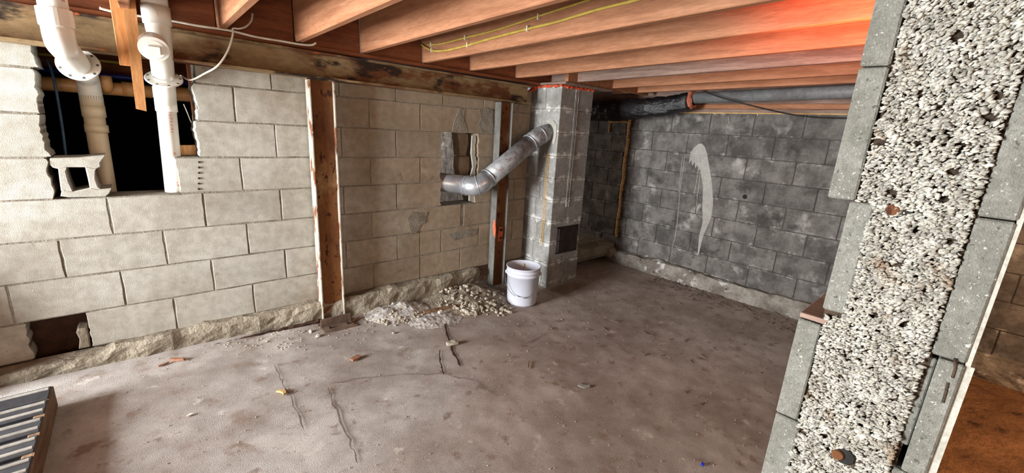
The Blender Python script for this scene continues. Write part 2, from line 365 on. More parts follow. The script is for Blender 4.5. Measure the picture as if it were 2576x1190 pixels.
for r in range(-1, 7):
    z0, z1 = zl(r), zl(r-1); off = 0 if r % 2 else .5
    cuts = [XA0]+[(n+off)*BL for n in range(-10, 9) if XA0+.02 < (n+off)*BL < XA1-.02]+[XA1]
    if r == 4: cuts = [c for c in cuts if abs(c-4.5*BL) > .01]+[2.26]; cuts.sort()
    if r == 5: cuts.append(4.5*BL); cuts.sort()
    gaps = gapsA.get(r, [])
    cuts = [c for c in cuts if c in (XA0, XA1) or all(not (g0-.1 < c < g1+.1) or g0 < c < g1 for g0, g1 in gaps)]
    segs = []; x = XA0
    for a, b_ in gaps: segs.append((x, a)); x = b_
    segs.append((x, XA1))
    for a, b_ in segs: mort.box(a+(.006 if a != XA0 else 0), b_-(.006 if b_ != XA1 else 0), .0034, .186, z0, z1)
    for i in range(len(cuts)-1):
        for a, b_ in segs:
            l, h = max(a, cuts[i]), min(b_, cuts[i+1])
            if h-l < .035: continue
            bl = a > XA0 and abs(l-a) < 1e-6; br = b_ < XA1 and abs(h-b_) < 1e-6
            piecesA.append((piece_outline(l+(0 if bl else HG), h-(0 if br else HG), z0+HG, z1-HG, .009 if bl else 0, .009 if br else 0), rnd.uniform(-.0012, .0012)))
wallA = struct('wall_left', mort, 'mortar')
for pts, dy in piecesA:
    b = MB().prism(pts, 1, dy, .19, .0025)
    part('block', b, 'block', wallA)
# mortar stump left standing in the low break, and the lump of old concrete beside it
part('mortar_stump', MB().prism([(-.215, .235), (-.17, .235), (-.166, .30), (-.17, .345), (-.2, .352), (-.212, .33), (-.205, .29)], 1, .0, .1, .006), 'concrete', wallA)
# torn sheet edges on the far side of the small hole
part('torn_board', MB().prism([(2.33, .86), (2.39, .86), (2.395, 1.0), (2.36, 1.1), (2.40, 1.2), (2.35, 1.3), (2.365, 1.43), (2.34, 1.43), (2.335, 1.28), (2.36, 1.16), (2.335, 1.08)], 1, .012, .03, .0), 'parge', wallA)
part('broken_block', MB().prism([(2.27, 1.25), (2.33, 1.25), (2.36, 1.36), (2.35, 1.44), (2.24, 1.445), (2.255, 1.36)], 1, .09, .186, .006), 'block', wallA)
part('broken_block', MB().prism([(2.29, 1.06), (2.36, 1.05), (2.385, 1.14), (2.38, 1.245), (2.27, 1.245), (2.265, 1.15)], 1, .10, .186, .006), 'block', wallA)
# grey mortar wiped over the blocks round the small hole
for ol in ([(1138, 330), (1142, 305), (1150, 285), (1158, 272), (1170, 276), (1167, 300), (1172, 315), (1176, 329)], [(1205, 274), (1222, 270), (1240, 276), (1242, 338), (1212, 334), (1204, 315), (1208, 298)],
           [(1025, 548), (1036, 533), (1055, 536), (1075, 533), (1070, 560), (1058, 566), (1050, 585), (1036, 590), (1028, 568)], [(1128, 590), (1142, 584), (1200, 575), (1196, 592), (1160, 598), (1140, 606)]):
    part('mortar_smear', MB().prism([(p.x, p.z) for p in (at(a, c, 1, 0) for a, c in ol)], 1, -.0034, .003, .0008), 'mortar', wallA)
# drill holes that mark the cut line
for k in range(6):
    p = at(501-.2*k, 408+k*13.5, 1, 0)
    part('drill_hole', MB().lathe([(.0001, -.0035), (.0045, -.0035), (.006, .002), (.0055, .01)], (p.x, -.002, p.z), 7, (0, 1, 0)), 'soot_hole_dark', wallA)  # dark disc painted for the shade inside each hole

# footing under it
def slab(x0, x1, yf, yb, ztop, zbot, amp, nx=60, step=6, seed=0.0):
    """rough poured strip: front face at yf(x), top at ztop(x)"""
    b = MB(); prof = 9; rows = []
    for i in range(nx+1):
        x = x0+(x1-x0)*i/nx; zt, zb_, y_ = ztop(x), zbot(x), yf(x); row = []
        for k in range(prof):
            t = k/(prof-1)
            if t < .6: q = Vector((x, y_-.01*math.sin(t*4), zb_+(zt-zb_)*t/.6))
            else: q = Vector((x, y_+(yb-y_)*(t-.6)/.4, zt+.004))
            d = noise.noise_vector(q*9+Vector((seed, 0, 0)))*amp + noise.noise_vector(q*31+Vector((seed, 3, 0)))*amp*.5
            if 0 < k < prof-1: q = q+Vector((d.x*.3, d.y, d.z*.8))
            row.append(q)
        rows.append(row)
    for r in rows: b.v += [tuple(q) for q in r]
    for i in range(nx):
        for k in range(prof-1): b.f.append((i*prof+k, (i+1)*prof+k, (i+1)*prof+k+1, i*prof+k+1))
    return b
foot = struct('trim_1', slab(-2.8, 2.42, lambda x: -.075+.02*math.sin(x*3), .02, lambda x: .238-.006*max(0, x)+(0 if x > -.1 else -.02), lambda x: fz(x)-.02 if x < 2.05 else fz(x)+.03+.06*(x-2.05), .02, 130), 'concrete', smooth=False)
p0 = at(1132, 715, 1, -.08)
part('crack', MB().prism([(2.07, .07), (2.082, .09), (2.078, .15), (2.09, .20), (2.084, .205), (2.072, .15), (2.074, .09)], 1, -.099, -.05), 'crack', foot)

cg = [at(a, c, 1, -.1) for a, c in ((520, 872), (574, 859), (640, 843), (700, 830), (760, 817), (806, 806))]
part('footing_gap', MB().tube([p+Vector((0, rnd.uniform(-.006, .004), rnd.uniform(-.004, .004))) for p in curve(cg, 5)], [.002+.011*(i/25)+rnd.uniform(-.001, .002) for i in range(26)], 6), 'crack', foot)  # dark tube standing for the shade in the gap

# ------------------------------------------------------------------ back wall (x = 4.469)
XB = 4.469
def laid(parent, mesh_full, mesh_half, name, places):
    pass
backm = MB().box(XB+.007, XB+.2, -6.05, -.125, -.1, 1.768).box(XB+.03, XB+.2, -.125, 4.6, -.1, 1.72)
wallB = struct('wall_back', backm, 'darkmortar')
def blockmesh(L, H, D, name, m, c=.0035):
    return fixn(MB().cbox(0, D, -L/2, L/2, -H/2, H/2, c).mesh(name, m))
meshcache = {}
def backblock(y0, y1, z0, z1, x):
    g = .0035; key = (round(y1-y0, 3), round(z1-z0, 3))
    if key not in meshcache: meshcache[key] = blockmesh(y1-y0-2*g, z1-z0-2*g, .1, 'dark_block', 'darkblock')
    link('block', meshcache[key], wallB, (x+rnd.uniform(-.0015, .0015), (y0+y1)/2, (z0+z1)/2))
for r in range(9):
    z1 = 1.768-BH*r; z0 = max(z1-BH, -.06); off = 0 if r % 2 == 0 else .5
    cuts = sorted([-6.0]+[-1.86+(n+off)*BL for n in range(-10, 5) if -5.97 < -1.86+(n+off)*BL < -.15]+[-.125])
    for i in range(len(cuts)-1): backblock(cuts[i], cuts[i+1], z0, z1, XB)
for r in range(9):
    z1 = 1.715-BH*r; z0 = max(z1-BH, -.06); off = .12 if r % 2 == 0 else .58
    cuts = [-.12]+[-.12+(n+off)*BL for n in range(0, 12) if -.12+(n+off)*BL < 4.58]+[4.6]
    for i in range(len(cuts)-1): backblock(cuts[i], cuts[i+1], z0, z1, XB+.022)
# white splash that ran down the wall, thin drips and a soot spot
def onback(lst): return [(p.y, p.z) for p in (at(a, c, 0, XB) for a, c in lst)]
sp = [(1737, 386), (1746, 372), (1757, 362), (1766, 361), (1774, 370), (1780, 392), (1785, 418), (1789, 442), (1793, 480), (1794, 515), (1790, 545), (1783, 562), (1774, 583), (1769, 595), (1765, 610), (1758, 640), (1755, 640), (1758, 605), (1759, 592), (1764, 575), (1768, 555), (1767, 520), (1769, 470), (1764, 442), (1762, 425), (1757, 430), (1755, 415), (1749, 424), (1748, 408), (1741, 418), (1740, 402), (1733, 412)]
part('white_splash', MB().prism(onback(sp), 0, XB-.0028, XB+.004), 'whitewash', wallB)
for ln in ([(1722, 395), (1718, 430), (1711, 480), (1704, 560), (1698, 600), (1690, 625)], [(1717, 396), (1712, 440), (1708, 484)], [(1760, 402), (1752, 460), (1746, 488)], [(1765, 410), (1758, 465), (1752, 520)], [(1880, 289), (1833, 312)] if False else [(1832, 292), (1834, 312)]):
    part('drip', MB().tube([Vector((XB-.0005, p.y, p.z)) for p in (at(a, c, 0, XB) for a, c in ln)], .0035, 5), 'whitewash', wallB)
pc = at(1874, 495, 0, XB)
part('soot_spot', MB().lathe([(.0001, -.0026), (.02, -.0026), (.028, .004)], pc, 14, (1, 0, 0)), 'soot_hole_dark', wallB)
footB = struct('trim_2', MB(), 'whitefoot')
fb = MB(); src_ = slab(-6.0, 1.2, lambda x: 0, .12, lambda x: .15+.012*math.sin(x*5), lambda x: -.03, .022, 110, seed=5.0)
fb.v = [(XB-.085+.015*math.sin(y*2.3)+yy, y, z) for (y, yy, z) in src_.v]; fb.f = src_.f
footB.data = fixn(fb.mesh('trim_2', 'whitefoot'))
# sill plates and rim board on the back wall
def bandb(name, x0, x1, z0, z1, m, par):
    return part(name, MB().cbox(x0, x1, -6.0, -.2, z0, z1, .003), m, par)

# ------------------------------------------------------------------ ceiling: boards, joists, blocking, sills
cb = MB()
for (y0, y1) in ((-6.05, 4.6),):
    cb.add([(-2.85, y0, zjoist(y0)+.236), (4.7, y0, zjoist(y0)+.236), (4.7, y1, zjoist(0)+.236 if y1 > 0 else 0), (-2.85, y1, zjoist(0)+.236),
            (-2.85, y0, zjoist(y0)+.27), (4.7, y0, zjoist(y0)+.27), (4.7, y1, zjoist(0)+.4), (-2.85, y1, zjoist(0)+.4)],
           [(0, 1, 2, 3), (7, 6, 5, 4), (0, 4, 5, 1), (1, 5, 6, 2), (2, 6, 7, 3), (3, 7, 4, 0)])
ceil = struct('ceiling', cb, 'subfloor')
def joist(x1, y0, y1, m='joist', h=.235, t=.038):
    x0 = x1-t; c = .004
    def ring(y):
        z = zjoist(y) if y < 0 else zjoist(0); return [(x0+c, y, z), (x1-c, y, z), (x1, y, z+c), (x1, y, z+h), (x0, y, z+h), (x0, y, z+c)]
    ys = [y0+(y1-y0)*i/6 for i in range(7)]; b = MB()
    for y in ys: b.v += ring(y)
    for i in range(6):
        for k in range(6): b.f.append((i*6+k, i*6+(k+1) % 6, i*6+6+(k+1) % 6, i*6+6+k))
    b.f += [tuple(range(6)), tuple(range(36, 42))]
    return part('joist', b, m, ceil)
JX = [-2.36, -1.94, -1.5, -1.08, -.64, -.22, .2, .587, .971, 1.367, 1.822, 2.245, 2.728, 3.18, 3.70, 4.13]
for x in JX: joist(x, -5.9, -.105, 'greywood' if x == 3.18 else 'joist')
prev = -2.78
for x in JX+[4.40]:                           # blocking over the beam, a board in each bay
    if x < 3.2: part('blocking_board', MB().cbox(prev+.002, x-.04, -.1, -.06, 1.925, 2.165, .002), 'blocking', ceil)
    prev = x
part('sill_plate', MB().cbox(-2.78, 3.02, -.125, .06, 1.901, 1.927, .004), 'blocking', ceil)
part('sill_plate', MB().cbox(XB+.004, XB+.15, -6, -.1, 1.77, 1.805, .004), 'greywood', ceil)
part('sill_plate', MB().cbox(XB-.012, XB+.1, -6, 1.5, 1.806, 1.85, .004), 'joist', ceil)
part('rim_board', MB().cbox(XB+.01, XB+.05, -6, 1.5, 1.85, 2.25, .004), 'greywood', ceil)
part('trimmer', MB().cbox(3.02, 4.3, -.42, -.38, 1.925, 2.14, .003), 'joist', ceil)
part('chimney_plate', MB().cbox(2.98, 3.66, -.43, .1, 1.905, 1.924, .003), 'greywood', ceil)
part('foam_line', MB().tube([(XB-.001, -6, 1.768), (XB-.001, -2, 1.7685), (XB-.001, -.62, 1.7665)], .0055, 6), 'foam', ceil)
for yy in (-.66, -1.08, -1.47): part('foam_line', MB().lathe([(.0001, -.022), (.006, -.012), (.009, 0), (.004, .006)], (XB-.002, yy, 1.768), 8), 'foam', ceil)

# ------------------------------------------------------------------ steel beam on its posts
def beamz(x): return 1.7475-.007*x
def ibeam(xa, xb, name, y0, y1, z0, z1, m, par, n=24, wob=0.0):
    b = MB()
    for i in range(n+1):
        x = xa+(xb-xa)*i/n; o = beamz(x)
        wv = wob*noise.noise(Vector((x*4, z0*3, 7)))
        b.v += [(x, y0+wv, o+z0), (x, y1, o+z0), (x, y1, o+z1), (x, y0+wv, o+z1)]
    for i in range(n):
        for k in range(4): b.f.append((i*4+k, i*4+(k+1) % 4, i*4+4+(k+1) % 4, i*4+4+k))
    b.f += [(0, 1, 2, 3), (n*4, n*4+1, n*4+2, n*4+3)]
    return part(name, b, m, par)
beam = thing('steel_beam', 'rusty cream-painted steel I-beam running along the top of the block wall', 'beam', (0.6, -.074, beamz(.6)))
ibeam(-2.8, 2.87, 'bottom_flange', -.145, -.004, 0, .011, 'rust', beam, wob=.004)
ibeam(-2.8, 2.87, 'web', -.078, -.07, .011, .142, 'rust', beam)
ibeam(-2.8, 2.86, 'top_flange', -.145, -.004, .142, .153, 'rust', beam, wob=.006)
def post(name, xl, xr, label, flm, zt):
    zb_ = fz((xl+xr)/2, -.2)
    t = thing(name, label, 'post', ((xl+xr)/2, -.1, zb_), 'steel posts under the beam')
    y0, y1 = -.102, -.022
    part('flange', MB().cbox(xl, xl+.009, y0, y1, zb_+.012, zt, .0015), flm, t)
    part('flange', MB().cbox(xr-.009, xr, y0, y1, zb_+.012, zt, .0015), flm, t)
    w_ = part('web', MB().box(xl+.009, xr-.009, -.075, -.067, zb_+.012, zt), 'rustpost', t)
    part('cap_plate', MB().box(xl-.01, xr+.01, -.106, -.02, zt, zt+.006), 'rust', t)
    return t, zb_
pA, zA = post('steel_post', 1.0, 1.157, 'brown rusty steel post with peeling white flanges between the two wall holes', 'chipped', beamz(1.05)-.007)
part('base_angle', MB().box(.955, 1.16, -.20, -.192, zA+.004, zA+.07).box(.955, 1.16, -.27, -.192, zA+.004, zA+.012), 'rustbase', pA)
part('base_plate', MB().cbox(.95, 1.175, -.285, -.02, zA-.004, zA+.008, .002), 'rustbase', pA)
for xx in (1.0, 1.12): part('bolt', MB().lathe([(.0001, .026), (.008, .024), (.009, .012), (.014, .011), (.014, .008)], (xx, -.24, zA), 6), 'iron', pA)
pB, zB = post('steel_post', 2.548, 2.69, 'grey-flanged steel post beside the small hole, orange paint marks low down', 'galvpost', beamz(2.55)-.007)
wb = [c for c in pB.children if c.name.startswith('web')][0]
for zz in (.50, .58): part('bolt', MB().lathe([(.0001, -.016), (.012, -.014), (.014, 0)], (2.64, -.075, zz), 6, (0, 1, 0)), 'iron', wb)
part('paint_mark', MB().prism([(2.61, .47), (2.66, .475), (2.668, .53), (2.66, .60), (2.622, .61), (2.607, .55)], 1, -.0765, -.075), 'orangepaint', wb)
part('paint_mark', MB().prism([(-.108, .52), (-.08, .55), (-.065, .62), (-.075, .69), (-.095, .68), (-.112, .6)], 0, 2.5465, 2.548), 'orangepaint', pB)

# ------------------------------------------------------------------ chimney
CX0, CX1, CY0, CY1 = 3.03, 3.475, -.345, .06
chim = thing('chimney', 'square grey block chimney with mortar smears and a small iron door', 'chimney', ((CX0+CX1)/2, (CY0+CY1)/2, 0))
part('mortar_core', MB().box(CX0+.006, CX1-.006, CY0+.006, CY1-.006, -.03, 1.905), 'mortar', chim)
zs = [-.03]+[.04+.2075*k for k in range(0, 10)]
xm, ym = (CX0+CX1)/2, (CY0+CY1)/2
for k in range(len(zs)-1):
    dx = .018*(1 if k % 2 else -1); o = rnd.uniform(-.003, .003) if k > 1 else -.006
    for (a, b_, c, d) in ((CX0+o, xm+dx, CY0+o, ym-dx), (xm+dx, CX1, CY0+o, ym+dx), (CX0+o, xm-dx, ym-dx, CY1), (xm-dx, CX1, ym+dx, CY1)):
        part('block', MB().cbox(a+(.002 if a > CX0+.1 else 0), b_-(.002 if b_ < CX1-.1 else 0), c+(.002 if c > CY0+.1 else 0), d-(.002 if d < CY1-.1 else 0), zs[k]+.002, zs[k+1]-.002, .004).jit(.002, 15), 'chimblock', chim)
d0, d1 = at(1402, 572, 1, CY0), at(1447, 628, 1, CY0)
dx0, dx1, dz0, dz1 = d0.x, d1.x, d1.z, d0.z
door = part('cleanout_door', MB().cbox(dx0+.012, dx1-.012, CY0-.022, CY0-.006, dz0+.012, dz1-.012, .005), 'iron', chim, label='dark cast-iron cleanout door')
part('door_frame', MB().cbox(dx0, dx1, CY0-.012, CY0+.01, dz0, dz0+.014, .002).cbox(dx0, dx1, CY0-.012, CY0+.01, dz1-.014, dz1, .002).cbox(dx0, dx0+.014, CY0-.012, CY0+.01, dz0, dz1, .002).cbox(dx1-.014, dx1, CY0-.012, CY0+.01, dz0, dz1, .002), 'iron', chim)
part('latch', MB().cbox(dx0-.002, dx0+.026, CY0-.032, CY0-.02, (dz0+dz1)/2-.008, (dz0+dz1)/2+.006, .002), 'iron', door)
for q in (.2, .8): part('hinge', MB().tube([(dx1-.004, CY0-.022, dz0+(dz1-dz0)*q-.014), (dx1-.004, CY0-.022, dz0+(dz1-dz0)*q+.014)], .007, 8), 'iron', door)
# orange foam squeezed out along the top
fp = [(CX0-.012, CY1-.1), (CX0-.012, CY1-.25), (CX0-.012, CY0-.004), (CX0+.06, CY0-.012), (CX1-.03, CY0-.012), (CX1+.01, CY0-.005)]
fo = MB()
for i in range(len(fp)-1):
    n = max(2, int((Vector(fp[i+1])-Vector(fp[i])).length/.016))
    for j in range(n):
        q = Vector(fp[i]).lerp(Vector(fp[i+1]), j/n); r = rnd.uniform(.008, .016)
        fo.lathe([(.0005, -r), (r*.8, -r*.6), (r, 0), (r*.8, r*.6), (.0005, r)], (q.x, q.y, 1.897+rnd.uniform(-.006, .004)), 7)
for j in range(5): fo.lathe([(.001, -.02), (.016, -.012), (.02, 0), (.016, .012), (.001, .02)], (CX0-.02-.006*j, CY1-.09+.02*j, 1.885-.012*j), 8)
part('foam_bead', fo, 'redfoam', chim, smooth=True, label='bead of orange expanding foam')
# drips and mortar patch round the flue
part('mortar_patch', MB().prism([(-.30, 1.50), (-.285, 1.40), (-.315, 1.385), (-.33, 1.47), (-.325, 1.56), (-.28, 1.60), (-.2, 1.60), (-.16, 1.57), (-.2, 1.585), (-.26, 1.57)], 0, CX0-.008, CX0+.004), 'parge', chim)
for yy in (-.235, -.255): part('drip', MB().tube([(CX0-.003, yy, 1.30), (CX0-.003, yy+.004, 1.0), (CX0-.003, yy-.006, .7), (CX0-.003, yy+.004, .42)], .004, 5), 'foam', chim)
for xx in (3.22, 3.235, 3.26): part('drip', MB().tube([(xx, CY0-.003, 1.88), (xx+.004, CY0-.003, 1.4), (xx-.004, CY0-.004, .95), (xx, CY0-.003, .8)], .0022, 5), 'chimblock', chim)

# ------------------------------------------------------------------ galvanised flue duct
R = .079
P1 = Vector((CX0+.02, -.205, 1.487)); P2 = Vector((2.90, -.20, 1.43)); P3 = Vector((2.25, -.205, 1.018)); P4 = Vector((2.07, .14, 1.035)); P5 = Vector((1.85, .55, 1.04))
P2 = Vector((2.915, -.212, 1.455))
duct = thing('flue_duct', 'round galvanised metal duct bending from the chimney down through the small wall hole', 'duct', tuple(P3))
dirs = (P3-P2).normalized()
S0, S1 = P2+dirs*.11, P3-dirs*.13
dd = (P4-P3).normalized(); din = (P1-P2).normalized()
def gore(pts, r, name, m, par):
    return part(name, MB().tube(pts, r, 28), m, par, smooth=True)
gore([S0-dirs*.02, S1+dirs*.02], R, 'straight_pipe', 'galv', duct)
e1 = part('elbow', MB().tube(fillet([P1, P2, S0], .085, 8), R+.002, 28), 'galv', duct, smooth=True)
e2 = part('elbow', MB().tube(fillet([S1, P3, P3+dd*.12], .11, 8), R+.002, 28), 'galvnew', duct, smooth=True)
gore([P3+dd*.10, P5], R, 'straight_pipe', 'galvnew', duct)
def bead(c, d, par): part('bead_ring', MB().tube([c-d*.007, c-d*.003, c+d*.003, c+d*.007], [R+.002, R+.007, R+.007, R+.002], 28), 'galvnew', par, smooth=True)
bead(S0+dirs*.01, dirs, e1); bead(S1-dirs*.005, dirs, e2); bead(P2+din*.03+dirs*.01, (dirs-din).normalized(), e1); bead(P3+dd*.1, dd, e2); bead(P3-dirs*.02+dd*.015, (dirs+dd).normalized(), e2)
part('crimped_collar', MB().tube([P1-Vector((.02, 0, 0)), P1+Vector((.03, 0, 0))], R+.004, 28), 'galv', duct, smooth=True)

# ------------------------------------------------------------------ bucket
q = at(1311, 772, 2, .03); d = (q-CAM); d.z = 0; d.normalize()
bc = q+d*.125; bz = fz(bc.x, bc.y)+.004
bk = thing('bucket', 'white plastic pail with a wire handle, standing by the chimney', 'bucket', (bc.x, bc.y, bz))
H = .34; o_ = (bc.x, bc.y, bz)
part('body', MB().lathe([(.0005, .004), (.118, .004), (.126, 0), (.129, .012), (.141, H*.76), (.146, H*.765), (.147, H*.80), (.142, H*.805), (.143, H*.86), (.148, H*.865), (.149, H*.885), (.143, H*.89), (.145, H-.012), (.151, H-.010), (.152, H-.002), (.148, H), (.142, H-.002), (.125, .02), (.0005, .018)], o_, 40), 'bucket', bk, smooth=True)
hs = Vector((-d.y, d.x, 0)); hp = []
for k in range(19):
    g = math.pi*k/18; hp.append(Vector((bc.x, bc.y, bz+H*.80))+hs*(.157*math.cos(g))-d*(.155*math.sin(g)**.6 if math.sin(g) > 0 else 0)+Vector((0, 0, -.175*math.sin(g)-.0*g)))
part('handle', MB().tube(hp, .0022, 6), 'wire', bk, smooth=True)
part('grip', MB().tube(hp[7:11], .006, 8), 'bucket', bk, smooth=True)
for s in (-1, 1): part('ear', MB().lathe([(.0001, .014), (.014, .013), (.016, 0)], tuple(Vector((bc.x, bc.y, bz+H*.8))+hs*(s*.145)), 12, tuple(hs*s)), 'bucket', bk)
tc = Vector((bc.x, bc.y, bz+H*.86))+d*.132
part('yellow_tag', MB().lathe([(.0005, -.02), (.009, -.014), (.007, .004), (.002, .02), (.0005, .022)], tuple(tc), 8), 'foam', bk)

# ------------------------------------------------------------------ white drain pipes in the big hole
def ringdisc(c, ax, r0, r1, th, name, par, m='pvc', holes=9):
    o = part(name, MB().lathe([(r0, -th), (r1-.003, -th), (r1, -th+.003), (r1, th-.003), (r1-.003, th), (r0, th), (r0, -th)], c, 36, ax), m, par, smooth=False)
    a = Vector(ax).normalized(); e = Vector((1, 0, 0)); e = (e-a*e.dot(a)).normalized(); f = a.cross(e)
    for k in range(holes):
        g = 2*math.pi*k/holes
        part('screw_hole', MB().lathe([(.0001, th+.0008), (.0055, th+.0008), (.006, th-.002)], Vector(c)+(e*math.cos(g)+f*math.sin(g))*(r0*.35+r1*.65), 8, tuple(-a)), 'wire', o)
    return o
PR = .0445
a1 = Vector((-.035, -.40, 2.16)); a2 = Vector((-.035, -.40, 1.735)); a3 = Vector((-.01, .0, 1.675)); a4 = Vector((-.0, .25, 1.58)); a5 = Vector((-.012, .25, .55))
pv1 = thing('drain_pipe', 'thick white drain pipe with an elbow under the beam, behind the loose concrete block', 'pipe', tuple(a5), 'white plastic drain pipes')
part('pipe', MB().tube([a1, Vector((a2.x, a2.y, 1.80))], PR, 28), 'pvc', pv1, smooth=True)
el = part('elbow', MB().tube(fillet([(a2.x, a2.y, 1.815), a2, a3], .13, 10), PR+.004, 28), 'pvc', pv1, smooth=True)
part('hub', MB().tube([(a2.x, a2.y, 1.80), (a2.x, a2.y, 1.865), (a2.x, a2.y, 1.867)], [PR+.0085, PR+.0085, PR+.001], 28), 'pvc', el, smooth=False)
ringdisc(tuple(a3-Vector((0, .06, -.01))), (.1, .9, -.3), PR, .078, .004, 'flange_ring', pv1)
part('elbow', MB().tube(fillet([a3-Vector((.004, .06, -.01)), a4+Vector((0, 0, .06)), a4-Vector((0, 0, .06))], .09, 8), PR+.003, 28), 'pvc', pv1, smooth=True)
part('pipe', MB().tube([a4, a5], PR-.001, 28), 'pvcold', pv1, smooth=True)
for z0, z1 in ((1.50, 1.55), (1.44, 1.50), (1.36, 1.40)): part('coupling', MB().tube([(a4.x-.001*(1.55-z0)*5, .25, z0), (a4.x, .25, z1)], PR+(.003 if z0 > 1.45 else .004), 28), 'pvcold', pv1, smooth=True)
b1 = Vector((.292, -.27, 2.16)); b2 = Vector((.292, -.27, 1.88)); b3 = Vector((.302, .0, 1.66)); b4 = Vector((.303, .10, 1.56)); b5 = Vector((.268, .10, .55))
pv2 = thing('drain_pipe', 'white drain pipe with a capped cleanout plug facing the room, next to the hanging laths', 'pipe', tuple(b5), 'white plastic drain pipes')
part('pipe', MB().tube([b1, (b2.x, b2.y, 1.93)], PR+.006, 28), 'pvc', pv2, smooth=True)
part('wye_body', MB().tube(fillet([(b2.x, b2.y, 1.96), b2, b3, b4-Vector((0, 0, .02))], .1, 8), PR+.004, 28), 'pvc', pv2, smooth=True)
part('hub', MB().tube([(b2.x, b2.y, 1.885), (b2.x, b2.y, 1.965)], PR+.010, 28), 'pvc', pv2, smooth=True)
ca = Vector((-.03, -.86, -.5)).normalized(); cc = Vector((.262, -.36, 1.768))
cl = part('cleanout_branch', MB().tube([Vector((.285, -.12, 1.80)), cc-ca*.02], PR+.003, 28), 'pvc', pv2, smooth=True)
part('cleanout_cap', MB().lathe([(.0005, .012), (.040, .012), (.044, .010), (.056, .008), (.0575, .004), (.0575, -.012), (.054, -.014), (.054, -.05), (.049, -.052)], tuple(cc), 36, tuple(ca)), 'pvc', cl)
e = Vector((1, 0, 0)); e = (e-ca*e.dot(ca)).normalized(); f_ = ca.cross(e); sb = MB(); vs = []
for s_ in (.011, .026):
    for (i, j) in ((-1, -1), (1, -1), (1, 1), (-1, 1)): vs.append(cc+ca*s_+e*(i*.02)+f_*(j*.02))
sb.add(vs, [(3, 2, 1, 0), (4, 5, 6, 7), (0, 1, 5, 4), (1, 2, 6, 5), (2, 3, 7, 6), (3, 0, 4, 7)])
part('square_lug', sb, 'pvc', cl)
ringdisc(tuple(Vector((.30, -.055, 1.655))), (.05, .55, -.83), PR, .08, .004, 'flange_ring', pv2)
part('pipe', MB().tube([b4, b5], PR, 28), 'pvc', pv2, smooth=True)
part('coupling', MB().tube([(.301, .10, 1.49), (.302, .10, 1.555)], PR+.005, 28), 'pvc', pv2, smooth=True)
part('coupling', MB().tube([(.302, .10, 1.56), (.303, .10, 1.62)], PR+.006, 28), 'pvc', pv2, smooth=True)

def lettering(txt, p, n, down, size, par, pitch):
    cu = bpy.data.curves.new('lettering', 'FONT'); cu.body = txt; cu.size = size; cu.extrude = .0002; cu.align_y = 'CENTER'; cu.space_character = pitch
    tmp = bpy.data.objects.new('tmp', cu); COL.objects.link(tmp); me = bpy.data.meshes.new_from_object(tmp.evaluated_get(bpy.context.evaluated_depsgraph_get()))
    COL.objects.unlink(tmp); bpy.data.objects.remove(tmp)
    t = Vector((-n.y, n.x, 0)).normalized(); d_ = Vector(down).normalized(); t = (t-d_*t.dot(d_)).normalized(); z = d_.cross(t)
    mw = Matrix(((d_.x, t.x, z.x, p.x), (d_.y, t.y, z.y, p.y), (d_.z, t.z, z.z, p.z), (0, 0, 0, 1)))
    me.transform(mw); me.materials.clear(); me.materials.append(M['redink']); b = MB(); b.v = [tuple(v.co) for v in me.vertices]; b.f = [tuple(q.vertices) for q in me.polygons]
    o = part('lettering', b, 'redink', par); o['label'] = 'small red printed letters'; return o
def onpipe(c, r, deg):
    v = (CAM-c); v.z = 0; v.normalize(); g = math.radians(deg); n = Vector((v.x*math.cos(g)-v.y*math.sin(g), v.x*math.sin(g)+v.y*math.cos(g), 0)); return c+n*(r+.0008), n
p_, n_ = onpipe(Vector((a1.x, a1.y, 1.925)), PR, 42); lettering('PIPE', p_, n_, (0, 0, -1), .017, pv1, 1.1)
dn = (b5-b4).normalized()
p_, n_ = onpipe(b4+dn*.065, PR, 18); lettering('BUPRAMS', p_, n_, dn, .018, pv2, 1.75)
p_, n_ = onpipe(b4+dn*.29, PR, 20); lettering('O', p_, n_, dn, .018, pv2, 1)
p_, n_ = onpipe(b4+dn*.455, PR, 24); lettering('CA', p_, n_, dn, .018, pv2, 1.3)

# laths nailed in front of the beam
lb = MB().cbox(.135, .205, -.235, -.215, 1.69, 2.15, .002)
single('wood_lath', lb, 'lath', 'short wide wooden lath hanging in front of the beam, behind the longer one', 'lath', group='wooden laths by the drain pipes')
lb = MB().prism([(.183, 2.15), (.168, 1.497), (.205, 1.488), (.232, 2.15)], 1, -.262, -.238)
single('wood_lath', lb, 'lath', 'long narrow wooden lath hanging below the beam between the drain pipes', 'lath', group='wooden laths by the drain pipes')

# ------------------------------------------------------------------ what shows through the big hole
tp = thing('tan_pipe', 'tan plastic pipe running level behind the big hole under the beam', 'pipe', (.1, .40, 1.60))
part('pipe', MB().tube([(-1.2, .40, 1.603), (1.0, .40, 1.595)], .036, 20), 'tanpipe', tp, smooth=True)
part('coupling', MB().tube([(.13, .40, 1.602), (.20, .40, 1.602)], .041, 20), 'tanpipe', tp, smooth=True)
part('coupling', MB().tube([(.36, .40, 1.598), (.50, .40, 1.596)], .042, 20), 'tanpipe', tp, smooth=True)
part('branch_elbow', MB().tube(fillet([(.06, .40, 1.60), (.065, .30, 1.60), (.065, .30, 1.66)], .05, 6), .03, 16), 'tanpipe', tp, smooth=True)
single('blue_pipe', MB().tube([(-1.2, .52, 1.672), (1.36, .52, 1.672)], .014, 12), 'bluepipe', 'thin blue water pipe above the tan pipe behind the hole', 'pipe', (.1, .52, 1.66), smooth=True)
single('red_pipe', MB().tube([(-.2, .56, 1.688), (1.36, .56, 1.688)], .009, 10), 'redpipe', 'thin red water pipe beside the blue one behind the hole', 'pipe', (.4, .56, 1.68), smooth=True)
